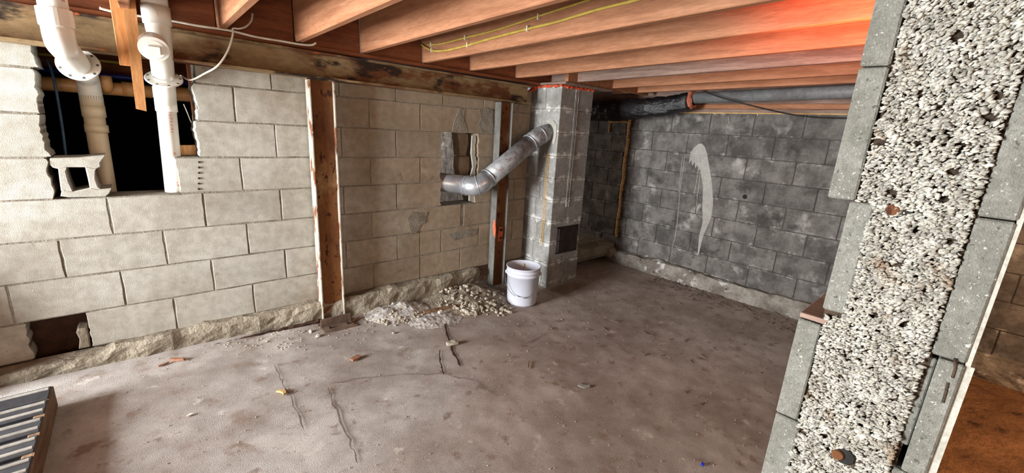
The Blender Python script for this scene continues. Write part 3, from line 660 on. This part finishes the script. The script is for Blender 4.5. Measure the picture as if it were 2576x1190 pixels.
single('blue_cable', MB().tube(curve([at(118, 150, 1, .28), at(133, 190, 1, .27), at(147, 260, 1, .26), at(160, 345, 1, .25), at(168, 420, 1, .24), at(176, 520, 1, .24)]), .006, 8), 'bluecable', 'dark blue cable hanging inside the big hole behind the loose concrete block', 'cable', smooth=True)
single('yellow_cable', MB().tube([at(60, 132, 1, .5), at(125, 138, 1, .5), at(300, 158, 1, .5)], .008, 8), 'yellowcable', 'short yellow cable stapled to a joist behind the big hole', 'cable', smooth=True)
for k, (y, z0, z1) in enumerate(((.62, 1.70, 1.93), (.95, 1.72, 1.93))):
    part('floor_joist', MB().cbox(-1.6, 1.1, y, y+.04, z0, z1, .003), 'blocking', ceil)
single('hanger_strap', MB().cbox(.012, .040, .05, .053, 1.66, 1.80, .001), 'galv', 'flat metal strap hanging over the white elbow pipe', 'strap')
q1 = at(443, 375, 1, .22)
single('wood_block', MB().prism([(q1.x, 1.07), (q1.x+.16, 1.07), (q1.x+.16, 1.305), (q1.x, 1.30)], 1, .2, .24, .003), 'lath', 'offcut of brown board showing behind the drilled edge of the big hole', 'board')
single('wall_stud', MB().cbox(.43, .47, .26, .30, .05, 1.92, .003), 'blocking', 'dark upright stud standing behind the drilled edge of the big hole', 'stud')
single('stub_wire', MB().tube(curve([at(462, 262, 1, .2), at(470, 280, 1, .2), at(480, 305, 1, .19), at(486, 310, 1, .19), at(484, 290, 1, .19)]), .003, 6), 'whitecable', 'loop of pale wire hanging at the big hole next to the capped drain pipe', 'wire', smooth=True)

# loose hollow block on the sill of the hole
def onA(lst, y=0.0): return [(p.x, p.z) for p in (at(a, c, 1, y) for a, c in lst)]
LB = thing('loose_block', 'broken hollow concrete block set on edge in the big hole', 'block', (-.05, .02, zl(2)))
yb0 = .004
for nm, ol in (('top_shell', [(123, 403), (126, 398), (200, 396), (262, 391), (258, 402), (252, 410), (253, 420), (243, 425), (215, 421), (168, 421), (150, 426), (133, 422), (125, 415)]),
               ('bottom_shell', [(152, 494), (155, 478), (182, 482), (228, 473), (250, 476), (280, 474), (276, 487), (266, 495), (225, 496), (175, 497)]),
               ('web', [(146, 424), (168, 420), (166, 432), (172, 455), (184, 483), (153, 480), (149, 450)]),
               ('web', [(214, 420), (242, 424), (235, 430), (240, 450), (247, 470), (252, 477), (226, 474), (221, 450)])):
    part(nm, MB().prism(onA(ol, yb0), 1, yb0, .17, .004), 'block', LB)

# ------------------------------------------------------------------ cables
def cable(pts, r, m, label, name, k=6):
    return single(name, MB().tube(curve(pts, k), r, 8), m, label, 'cable', smooth=True)
yb_ = -.135
cable([at(a, c, 1, yb_) for a, c in ((250, 20), (300, 32), (430, 52), (500, 65), (580, 77), (640, 92), (700, 102), (760, 112), (785, 113), (795, 108))], .0062, 'whitecable', 'white cable clipped along the top of the rusty beam', 'white_cable')
cable([at(635, 34, 1, -.16), at(632, 52, 1, -.17), at(618, 67, 1, -.18), at(600, 72, 1, -.185), at(586, 72, 1, -.19), at(585, 90, 1, -.19), at(572, 130, 1, -.17), at(548, 165, 1, -.16), at(515, 185, 1, -.08), at(480, 201, 1, -.02), at(455, 190, 1, .1)], .005, 'whitecable', 'pale cable drooping from a joist end across the wall into the big hole', 'white_cable')
def jpt(px, py, x): return at(px, py, 0, x)
yx = 1.822-.038-.008
yc = thing('yellow_cable', 'yellow electric cable running along the side of a joist', 'cable', tuple(at(1085, 122, 0, yx)))
part('cable', MB().tube(curve([jpt(1060, 112, yx), jpt(1085, 126, yx), jpt(1120, 127, yx), jpt(1180, 113, yx), jpt(1230, 98, yx), jpt(1330, 72, yx), jpt(1400, 55, yx), jpt(1500, 25, yx), jpt(1600, 0, yx), jpt(1700, -30, yx)]), .007, 8), 'yellowcable', yc, smooth=True)
for a, c in ((1087, 126), (1177, 113), (1328, 72)):
    p = jpt(a, c, yx); part('staple', MB().cbox(yx-.010, yx+.008, p.y-.004, p.y+.004, p.z-.014, p.z+.014, .001), 'whitecable', yc)
yx2 = 1.822-.038-.007
yc = thing('yellow_cable', 'second yellow cable higher up the side of the same joist', 'cable', tuple(at(1085, 112, 0, yx2)))
part('cable', MB().tube(curve([jpt(1075, 112, yx2), jpt(1110, 110, yx2), jpt(1170, 95, yx2), jpt(1250, 75, yx2), jpt(1350, 42, yx2), jpt(1480, 0, yx2), jpt(1600, -40, yx2)]), .006, 8), 'yellowcable', yc, smooth=True)
for a, c in ((1085, 112), (1171, 95), (1355, 42)):
    p = jpt(a, c, yx2); part('staple', MB().cbox(yx2-.009, yx2+.007, p.y-.004, p.y+.004, p.z-.014, p.z+.014, .001), 'whitecable', yc)
cable([at(1768, 230, 0, 4.1), at(1830, 250, 0, 4.1), at(1900, 268, 0, 4.15), at(1980, 286, 0, 4.25), at(2040, 294, 0, 4.3), at(2100, 297, 0, 4.35), at(2160, 297, 0, 4.35)], .006, 'blackcable', 'thin black cable sagging below the joists in front of the dark wall', 'black_cable')
single('black_wrapped_duct', MB().tube(curve([(4.22, 1.2, 1.75), (4.2, .6, 1.755), (4.17, .2, 1.765), (4.17, -.1, 1.762), (4.17, -.2, 1.77), (4.17, -.45, 1.785), (4.2, -.7, 1.815), (4.22, -.93, 1.85)], 8), [.12-.0011*max(0, i-24)+.008*noise.noise(Vector((i*.7, 0, 0))) for i in range(57)], 24).jit(.012, 9),
       'blackwrap', 'shiny black plastic-wrapped duct hung under the joists next to the chimney', 'duct', smooth=True)
gp = thing('grey_pipe', 'long grey pipe slung under the joists above the dark wall', 'pipe', (4.25, -1.6, 1.85))
part('pipe', MB().tube([(4.24, -.9, 1.885), (4.26, -3.5, 1.955)], .05, 24), 'greypipe', gp, smooth=True)
part('insulation_end', MB().lathe([(.052, -.02), (.075, -.015), (.085, .0), (.078, .02), (.055, .025)], (4.23, -.945, 1.872), 20, (0, 1, -.03)).jit(.012, 25), 'pink', gp, label='torn end of pink insulation')

# ------------------------------------------------------------------ foam seam at the corner of the back wall
fs = MB()
zz = 1.70
while zz > .30:
    r = rnd.uniform(.012, .023); p = at(1585-(1.70-zz)*27, 310, 0, XB)
    fs.lathe([(.0005, -r*1.1), (r*.8, -r*.7), (r, 0), (r*.8, r*.7), (.0005, r*1.1)], (XB-.002, -.122+.006*math.sin(zz*17)+rnd.uniform(-.004, .004), zz), 8); zz -= r*.9
for k in range(11):
    r = rnd.uniform(.012, .017); fs.lathe([(.0005, -r), (r*.8, -r*.6), (r, 0), (r*.8, r*.6), (.0005, r)], (XB+.012, -.11+.028*k, 1.655+rnd.uniform(-.004, .006)), 8)
for k in range(6): fs.lathe([(.0005, -.013), (.009, -.008), (.011, 0), (.009, .008), (.0005, .013)], (XB+.014, .165, 1.64-.02*k), 8)
single('foam_seam', fs, 'foam', 'vertical bead of yellow expanding foam sealing the joint in the back wall', 'foam', (XB, -.12, .28), smooth=True)
# broken end of the old footing beside the chimney
single('concrete_ledge', MB().prism([(-.13, .07), (-.15, .12), (-.12, .215), (.02, .24), (.32, .235), (.33, .06), (.1, .1)], 0, 3.5, 4.44, .012).jit(.015, 7), 'concrete', 'broken concrete ledge between the chimney and the dark back wall', 'ledge')
single('concrete_chunk', MB().cbox(4.28, 4.40, -.2, -.1, .06, .17, .02).jit(.02, 12), 'concrete', 'lump of concrete at the corner below the foam seam', 'rubble')

# ------------------------------------------------------------------ cut wall end at the right (pebble-filled block wall)
SX, SY0, SY1 = 1.0, -3.046, -2.837
core = MB().box(SX+.004, XB-.01, -3.012, -2.87, -.05, 1.965)
wallS = struct('wall_right', core, 'core')
part('parge_coat', MB().box(SX+.002, XB-.01, -3.056, -3.046, -.05, 1.21).box(SX+.002, XB-.01, -3.0515, -3.046, 1.21, 1.97), 'parge', wallS)
jz = [1.97, 1.833, 1.629, 1.424, 1.205, 1.009, .806, .603, .40, .197, -.05]
jzr = [1.97, 1.83, 1.627, 1.424, 1.212, 1.009, .806, .603, .40, .197, -.05]
for k in range(len(jz)-1):
    off = 0 if k % 2 else .5
    cuts = [SX]+[SX+.14+(n+off)*BL for n in range(0, 9) if SX+.14+(n+off)*BL < XB-.05]+[XB-.012]
    for side in (0, 1):
        zz = jz if side == 0 else jzr
        for i in range(len(cuts)-1):
            if side == 0:
                ya, yb2 = (-2.873, -2.837)
                if k == 3: ya, yb2 = -2.899, -2.867
                if k >= 5 and i == 0: ya, yb2 = -2.879, -2.838
            else:
                ya, yb2 = (-3.046, -3.009)
                if k == 4: ya, yb2 = -3.046, -3.018
            ztp, zbt = zz[k], zz[k+1]
            if side == 0 and k == 3 and i == 0: zbt += .028
            x0 = cuts[i]+(.0015 if i else -.006+.004*rnd.random())
            part('block_shell', MB().cbox(x0, cuts[i+1]-.0015, ya, yb2, zbt+.0012, ztp-.0012, .0025).jit(.0012, 40), 'shell', wallS)
part('block_shell', MB().cbox(SX+.004, SX+.3, -3.018, -3.007, 1.05, 1.205, .002).jit(.0015, 30), 'shell', wallS)
for cr in ([(2402, 902), (2404, 925), (2396, 950)], [(2385, 962), (2380, 985), (2372, 1012)]):
    part('crack', MB().tube([at(a, c, 0, SX-.0045) for a, c in cr], .0022, 5), 'core', wallS)
# pebbles bonded in the core
PHI = (1+5**.5)/2
ICO_V = [Vector(v).normalized() for v in ((-1, PHI, 0), (1, PHI, 0), (-1, -PHI, 0), (1, -PHI, 0), (0, -1, PHI), (0, 1, PHI), (0, -1, -PHI), (0, 1, -PHI), (PHI, 0, -1), (PHI, 0, 1), (-PHI, 0, -1), (-PHI, 0, 1))]
ICO_F = [(0, 11, 5), (0, 5, 1), (0, 1, 7), (0, 7, 10), (0, 10, 11), (1, 5, 9), (5, 11, 4), (11, 10, 2), (10, 7, 6), (7, 1, 8), (3, 9, 4), (3, 4, 2), (3, 2, 6), (3, 6, 8), (3, 8, 9), (4, 9, 5), (2, 4, 11), (6, 2, 10), (8, 6, 7), (9, 8, 1)]
pb = MB(); V = []; Fc = []
for i in range(42000):
    z = rnd.uniform(-.03, 1.96); kk = 1.424 > z > 1.225
    y = rnd.uniform(-3.006, -2.897 if kk else -2.876)
    if noise.noise(Vector((y*55, z*55, 5))) > .5: continue
    dep = .009*noise.noise(Vector((y*14, z*14, 2)))+.005*noise.noise(Vector((y*45, z*45, 9)))
    a = rnd.uniform(.0019, .0043); sx, sy, sz = a*rnd.uniform(.6, 1), a*rnd.uniform(.9, 1.6), a*rnd.uniform(.45, .75)
    rm = Matrix.Rotation(rnd.gauss(-.4, .45), 3, 'X') @ Matrix.Rotation(rnd.uniform(-.6, .6), 3, 'Z')
    c = Vector((SX-.002+dep+rnd.uniform(-.003, .003), y, z)); o = len(V)
    for v in ICO_V: V.append(tuple(c+rm @ Vector((v.x*sx, v.y*sy, v.z*sz))))
    Fc += [(q[0]+o, q[1]+o, q[2]+o) for q in ICO_F]
pb.v, pb.f = V, Fc
pebbles = link('pebble_fill', pb.mesh('pebble_fill', 'pebble', (0, 0, 0), True), wallS); pebbles['kind'] = 'stuff'; pebbles['label'] = 'pale pebbly concrete filling'
for a, c, rr in ((2246, 528, .0085), (2107, 1144, .009)):
    p = at(a, c, 0, SX-.004)
    part('cut_rebar', MB().lathe([(.0005, -.004), (rr*.8, -.004), (rr, -.002), (rr, .02)], p, 14, (1, .2, 0)), 'rustpost', wallS)
    part('void', MB().lathe([(.0005, .0), (rr*1.6, .0), (rr*1.9, .004)], p+Vector((.002, -.008, .001)), 9, (1, 0, 0)), 'soot_hole_dark', wallS)  # dark disc painted for the shade inside the void
ws = MB().cbox(SX-.002, SX+.16, -2.893, -2.838, 1.207, 1.216, .001)
part('wood_shim', ws, 'greywood', wallS)

# ------------------------------------------------------------------ pallet at the lower left
pl = thing('pallet', 'low wooden pallet topped with black panels and pale strips at the wall foot', 'pallet', (-.62, -1.0, fz(-.6)))
pz = fz(-.4)-.004; pt = .265
part('side_board', MB().cbox(-.305, -.268, -1.55, -.42, pz, pt, .004), 'board', pl)
part('side_board', MB().cbox(-.95, -.305, -.455, -.42, pz, pt, .004), 'board', pl)
part('side_board', MB().cbox(-.95, -.305, -1.55, -1.515, pz, pt, .004), 'board', pl)
part('side_board', MB().cbox(-.985, -.95, -1.55, -.42, pz, pt, .004), 'board', pl)
part('bottom', MB().cbox(-.95, -.306, -1.514, -.456, pz, pt-.04, .003), 'board', pl)
yy = -.425; k = 0
while yy > -1.5:
    part('black_panel', MB().cbox(-.945, -.272, yy-.115, yy-.004, pt-.03, pt+.006, .004), 'blackboard', pl)
    part('pale_strip', MB().cbox(-.94, -.276, yy-.04, yy-.022, pt, pt+.012, .003), 'strip', pl)
    part('pale_strip', MB().cbox(-.94, -.276, yy-.1, yy-.082, pt, pt+.012, .003), 'strip', pl) if k else None
    yy -= .135 if k else .12; k += 1

# unseen board, added to shade the lower end of the wall
single('shade_board', MB().prism([(-.004, .15), (-.26, .15), (-.2, .5), (-.1, .9), (-.04, 1.1), (-.004, 1.1)], 0, -.74, -.71, .003), 'board', 'unseen tapered board added to cast shade on the block wall', 'board')

# ------------------------------------------------------------------ rubble by the wall
def mound(cx, cy, rx, ry, h, n=22, seed=0.0):
    b = MB(); g = n
    for j in range(g+1):
        for i in range(g+1):
            u, v = i/g*2-1, j/g*2-1; x, y = cx+u*rx, cy+v*ry; d_ = math.sqrt(u*u+v*v)
            hh = h*max(0, 1-d_)**.8*(1+.5*noise.noise(Vector((x*9, y*9, seed))))
            b.v.append((x, y, fz(x, y)-.004+hh+(.008*noise.noise(Vector((x*30, y*30, seed))) if d_ < .95 else -.004)))
    for j in range(g):
        for i in range(g): k = j*(g+1)+i; b.f.append((k, k+1, k+g+2, k+g+1))
    return b
def mh(x, y):
    z = fz(x, y)
    for (cx, cy, rx, ry, h) in MO:
        d_ = math.hypot((x-cx)/rx, (y-cy)/ry)
        if d_ < 1: z = max(z, fz(x, y)-.004+h*(1-d_)**.8)
    return z
MO = [(2.15, -.22, .44, .36, .115), (1.55, -.2, .30, .2, .075), (1.72, -.42, .25, .2, .035)]
single('gravel_heap', mound(*MO[0], seed=1.0), 'gravel', 'heap of gravelly dirt against the wall next to the bucket', 'gravel', kind='stuff')
single('plaster_heap', mound(*MO[1], seed=4.0), 'plasterdust', 'small heap of whitish plaster crumbs at the foot of the wall', 'plaster', kind='stuff')
single('plaster_heap', mound(*MO[2], seed=6.0), 'plasterdust', 'thin spread of broken plaster on the floor before the crumb heap', 'plaster', kind='stuff')
stm = []
for k in range(7):
    b = MB(); b.v = [tuple(Vector((v.x*1.2, v.y*.9, v.z*.75))*rnd.uniform(.75, 1.15)) for v in ICO_V]; b.f = ICO_F[:]
    stm.append(b.mesh('rubble_stone', 'stone'))
def stone(x, y, s, label, group, m=None):
    o = bpy.data.objects.new('rubble_stone', stm[rnd.randrange(7)]); COL.objects.link(o)
    o.location = (x, y, mh(x, y)+s*.35); o.scale = (s, s, s); o.rotation_euler = (rnd.uniform(-.4, .4), rnd.uniform(-.4, .4), rnd.uniform(0, 6.28))
    return tag(o, label, 'stone', group)
cnt = 0
while cnt < 170:
    a, c = rnd.uniform(1085, 1285), rnd.uniform(712, 795)
    if c > 795-.0*(a-1085) or c < 735-(a-1085)*.12 or (a < 1160 and c > 772) or math.hypot((a-1210)/95, (c-755)/45) > 1.15: continue
    p = at(a, c, 2, .06); p = at(a, c, 2, mh(p.x, p.y))
    if p.y > -.1 or math.hypot(p.x-bc.x, p.y-bc.y) < .17: continue
    stone(p.x, p.y, rnd.uniform(.008, .022)*(1.15 if c > 760 else .9), 'pale angular stone in the rubble heap by the bucket', 'stones of the rubble heap'); cnt += 1
cnt = 0
while cnt < 60:
    a, c = rnd.gauss(1005, 40), rnd.gauss(795, 16)
    p = at(a, c, 2, .08); p = at(a, c, 2, mh(p.x, p.y))
    if p.y > -.08: continue
    stone(p.x, p.y, rnd.uniform(.005, .013), 'small pale crumb lying on or around the plaster heap', 'plaster crumbs at the wall foot'); cnt += 1
gr = MB()
for i in range(2600):
    a, c = rnd.uniform(430, 1500), rnd.uniform(690, 900)
    p = at(a, c, 2, .06)
    near = math.exp(-((p.y+.22)/.16)**2) if p.x < 2.7 else .15
    if rnd.random() > near+.03 or p.y > -.07: continue
    z = mh(p.x, p.y); s = rnd.uniform(.002, .006); o = len(gr.v)
    for v in ICO_V[::1]: gr.v.append((p.x+v.x*s*1.3, p.y+v.y*s, z+s*.4+v.z*s*.8))
    gr.f += [(q[0]+o, q[1]+o, q[2]+o) for q in ICO_F]
for i in range(900):
    x, y = rnd.uniform(-.1, 4.3), rnd.uniform(-2.8, -.1); s = rnd.uniform(.0012, .0035); z = fz(x, y)+.003; o = len(gr.v)
    for v in ICO_V: gr.v.append((x+v.x*s*1.5, y+v.y*s, z+v.z*s*.8))
    gr.f += [(q[0]+o, q[1]+o, q[2]+o) for q in ICO_F]
grit = part('floor_grit', gr, 'stone', floor); grit['kind'] = 'stuff'
lt = MB()
for i in range(205):
    if i < 170: x, y = XB-.1-abs(rnd.gauss(0, .16)), rnd.uniform(-2.7, -.8)
    else: x, y = rnd.uniform(2.4, 4.2), rnd.uniform(-2.6, -1.2)
    L_, W_, g = rnd.uniform(.006, .035), rnd.uniform(.0015, .005), rnd.uniform(0, 3.14); cx_, sy_ = math.cos(g), math.sin(g); z = fz(x, y)+.004; o = len(lt.v)
    for zz_ in (0, .004):
        for (u, v) in ((-1, -.6), (.9, -1), (1, .7), (-.8, 1)): lt.v.append((x+u*L_*cx_-v*W_*sy_, y+u*L_*sy_+v*W_*cx_, z+zz_+.002*u*rnd.random()))
    lt.f += [tuple(k+o for k in q) for q in ((3, 2, 1, 0), (4, 5, 6, 7), (0, 1, 5, 4), (1, 2, 6, 5), (2, 3, 7, 6), (3, 0, 4, 7))]
litter = part('floor_litter', lt, 'faint', floor); litter['kind'] = 'stuff'
# stick, chips and scraps
def scrap(name, px, py, L, W, T, ang, m, label, cat, bend=0.0):
    p = at(px, py, 2, .06); p = at(px, py, 2, fz(p.x, p.y)); b = MB(); n = 5
    ca_, sa = math.cos(ang), math.sin(ang)
    for i in range(n+1):
        t = i/n-.5; wd = W*(1-.35*abs(t)*2*rnd.random())
        for (v, zt) in ((-.5, 0), (.5, 0), (.5, 1), (-.5, 1)):
            x, y = t*L, v*wd+bend*t*t
            b.v.append((p.x+x*ca_-y*sa, p.y+x*sa+y*ca_, mh(p.x, p.y)+.006+zt*T*(1-.2*rnd.random())))
    for i in range(n):
        for k in range(4): b.f.append((i*4+k, i*4+(k+1) % 4, i*4+4+(k+1) % 4, i*4+4+k))
    b.f += [(0, 1, 2, 3), (n*4, n*4+1, n*4+2, n*4+3)]
    return single(name, b, m, label, cat)
s0, s1 = at(1066, 788, 2, .085), at(1178, 766, 2, .085)
dv = (s1-s0); nv = Vector((-dv.y, dv.x, 0)).normalized()*.017
st = MB(); st.add([s0-nv, s0+nv, s1+nv, s1-nv]+[q+Vector((0, 0, .018)) for q in (s0-nv, s0+nv, s1+nv, s1-nv)], [(3, 2, 1, 0), (4, 5, 6, 7), (0, 1, 5, 4), (1, 2, 6, 5), (2, 3, 7, 6), (3, 0, 4, 7)])
single('wood_stick', st, 'board', 'weathered wooden stick lying along the front of the rubble heap', 'stick')
scrap('wood_chip', 712, 990, .055, .02, .012, 2.0, 'chip', 'pale curled wood chip alone on the open floor', 'wood chip', .04)
scrap('brick_chip', 447, 908, .07, .02, .012, -.6, 'brickchip', 'orange brick splinter on the floor near the footing', 'chip')
scrap('brick_chip', 412, 919, .05, .014, .006, .4, 'brickchip', 'thin flat brick flake near the footing', 'chip')
scrap('brick_chip', 895, 905, .06, .035, .012, .3, 'brickchip', 'rounded reddish brick shard on the bare floor past the post', 'chip')
scrap('plaster_piece', 1137, 868, .075, .038, .022, -.25, 'stone', 'short pale broken piece lying across the floor crack', 'rubble')
scrap('plaster_piece', 1107, 797, .03, .025, .02, .25, 'whitecable', 'small white cube of plaster below the wooden stick', 'rubble')
scrap('twig', 1330, 920, .09, .008, .006, .75, 'board', 'thin brown twig on the floor before the bucket', 'twig')
scrap('leaf', 1468, 975, .07, .03, .006, -.9, 'strip', 'curled grey-brown dry leaf scrap on the floor', 'leaf', .05)
scrap('bottle_cap', 1767, 1172, .016, .014, .008, .2, 'blueplastic', 'tiny blue plastic scrap on the brown floor', 'scrap')
scrap('wood_splinter', 893, 808, .10, .014, .008, .55, 'brickchip', 'orange-brown splinter beside the foot of the peeling post', 'splinter')
scrap('wood_chip', 478, 1048, .02, .012, .006, .2, 'whitecable', 'tiny white flake on the floor', 'flake')
for a, c, mm, lb_ in ((800, 852, 'whitewash', 'pebble at the corner of the post base plate'), (782, 840, 'whitecable', 'white pebble just outside the post base plate')):
    p = at(a, c, 2, .09); o = stone(p.x, p.y, .018, lb_, 'pebbles at the post foot')

# ------------------------------------------------------------------ rest of the shell
struct('wall_end', MB().box(-3.0, -2.8, -6.05, -1.6, -.1, 2.4).box(-3.0, -2.8, -.0, 4.6, -.1, 2.4).box(-3.0, -2.8, -1.6, 0, -.1, .45).box(-3.0, -2.8, -1.6, 0, 1.98, 2.4), 'block')
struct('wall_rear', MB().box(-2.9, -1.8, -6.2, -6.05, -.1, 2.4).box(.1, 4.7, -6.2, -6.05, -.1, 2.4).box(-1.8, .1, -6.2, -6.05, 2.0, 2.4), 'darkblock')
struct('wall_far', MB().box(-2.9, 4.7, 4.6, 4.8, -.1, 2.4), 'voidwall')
struct('wall_blackout', MB().box(1.35, 1.45, .2, 4.6, -.1, 2.3), 'voidwall')  # added wall, keeps light out of the space behind the big hole
part('dirt_fill', MB().box(-.6, .1, .1, .2, -.1, .5), 'crack', wallA)
struct('trim_3', MB().box(-2.8, XB+.1, .19, 4.6, -.12, .04), 'dirt')

# ------------------------------------------------------------------ lamps, added out of view for their light
def bulb(name, loc, power, col, label, ztop):
    t = thing(name, label, 'lamp', loc)
    part('socket', MB().lathe([(.0005, .06), (.022, .06), (.024, .02), (.018, .0), (.0005, 0)], (loc[0], loc[1], loc[2]+.05), 14), 'bulbglass', t)
    part('cord', MB().tube([(loc[0], loc[1], loc[2]+.1), (loc[0], loc[1], ztop)], .004, 6), 'blackcable', t)
    l = bpy.data.lights.new(name+'_light', 'POINT'); l.energy = power; l.color = col; l.shadow_soft_size = .035
    o = bpy.data.objects.new(name+'_light', l); COL.objects.link(o); o.location = (0, 0, 0); o.parent = t
    return t
HL = Vector((1.95, -2.79, 1.62)); HD = (Vector((2.32, -2.62, 2.08))-HL).normalized()
hl = thing('clamp_lamp', 'unseen clamp lamp added behind the cut wall end to light the joists orange', 'lamp', tuple(HL))  # unseen lamp, added for the orange glow on the joists
part('reflector', MB().lathe([(.012, -.05), (.018, -.045), (.035, -.02), (.052, .03), (.054, .03), (.037, -.022), (.02, -.049), (.012, -.052)], tuple(HL), 20, tuple(HD)), 'galvnew', hl, smooth=True)
part('clamp', MB().tube([HL-HD*.05, HL-HD*.09, Vector((1.92, -2.834, 1.54))], .008, 8), 'iron', hl, smooth=True)
sl = bpy.data.lights.new('clamp_lamp_light', 'SPOT'); sl.energy = 70; sl.color = (1.0, .14, .045); sl.spot_size = 1.7; sl.spot_blend = .8; sl.shadow_soft_size = .03
so = bpy.data.objects.new('clamp_lamp_light', sl); COL.objects.link(so); so.location = HD*.035; so.parent = hl; so.rotation_euler = HD.to_track_quat('-Z', 'Y').to_euler()
bulb('unseen_bulb', (2.9, -4.3, 1.7), 80, (1.0, .64, .36), 'bare warm bulb hanging over the dirt floor in the side room', 2.2)
bulb('unseen_bulb', (2.38, -2.78, 1.72), 9, (1.0, .62, .36), 'unseen warm fill bulb added close behind the cut wall end', 2.2)  # added fill bulb, warms the shaded faces of the room
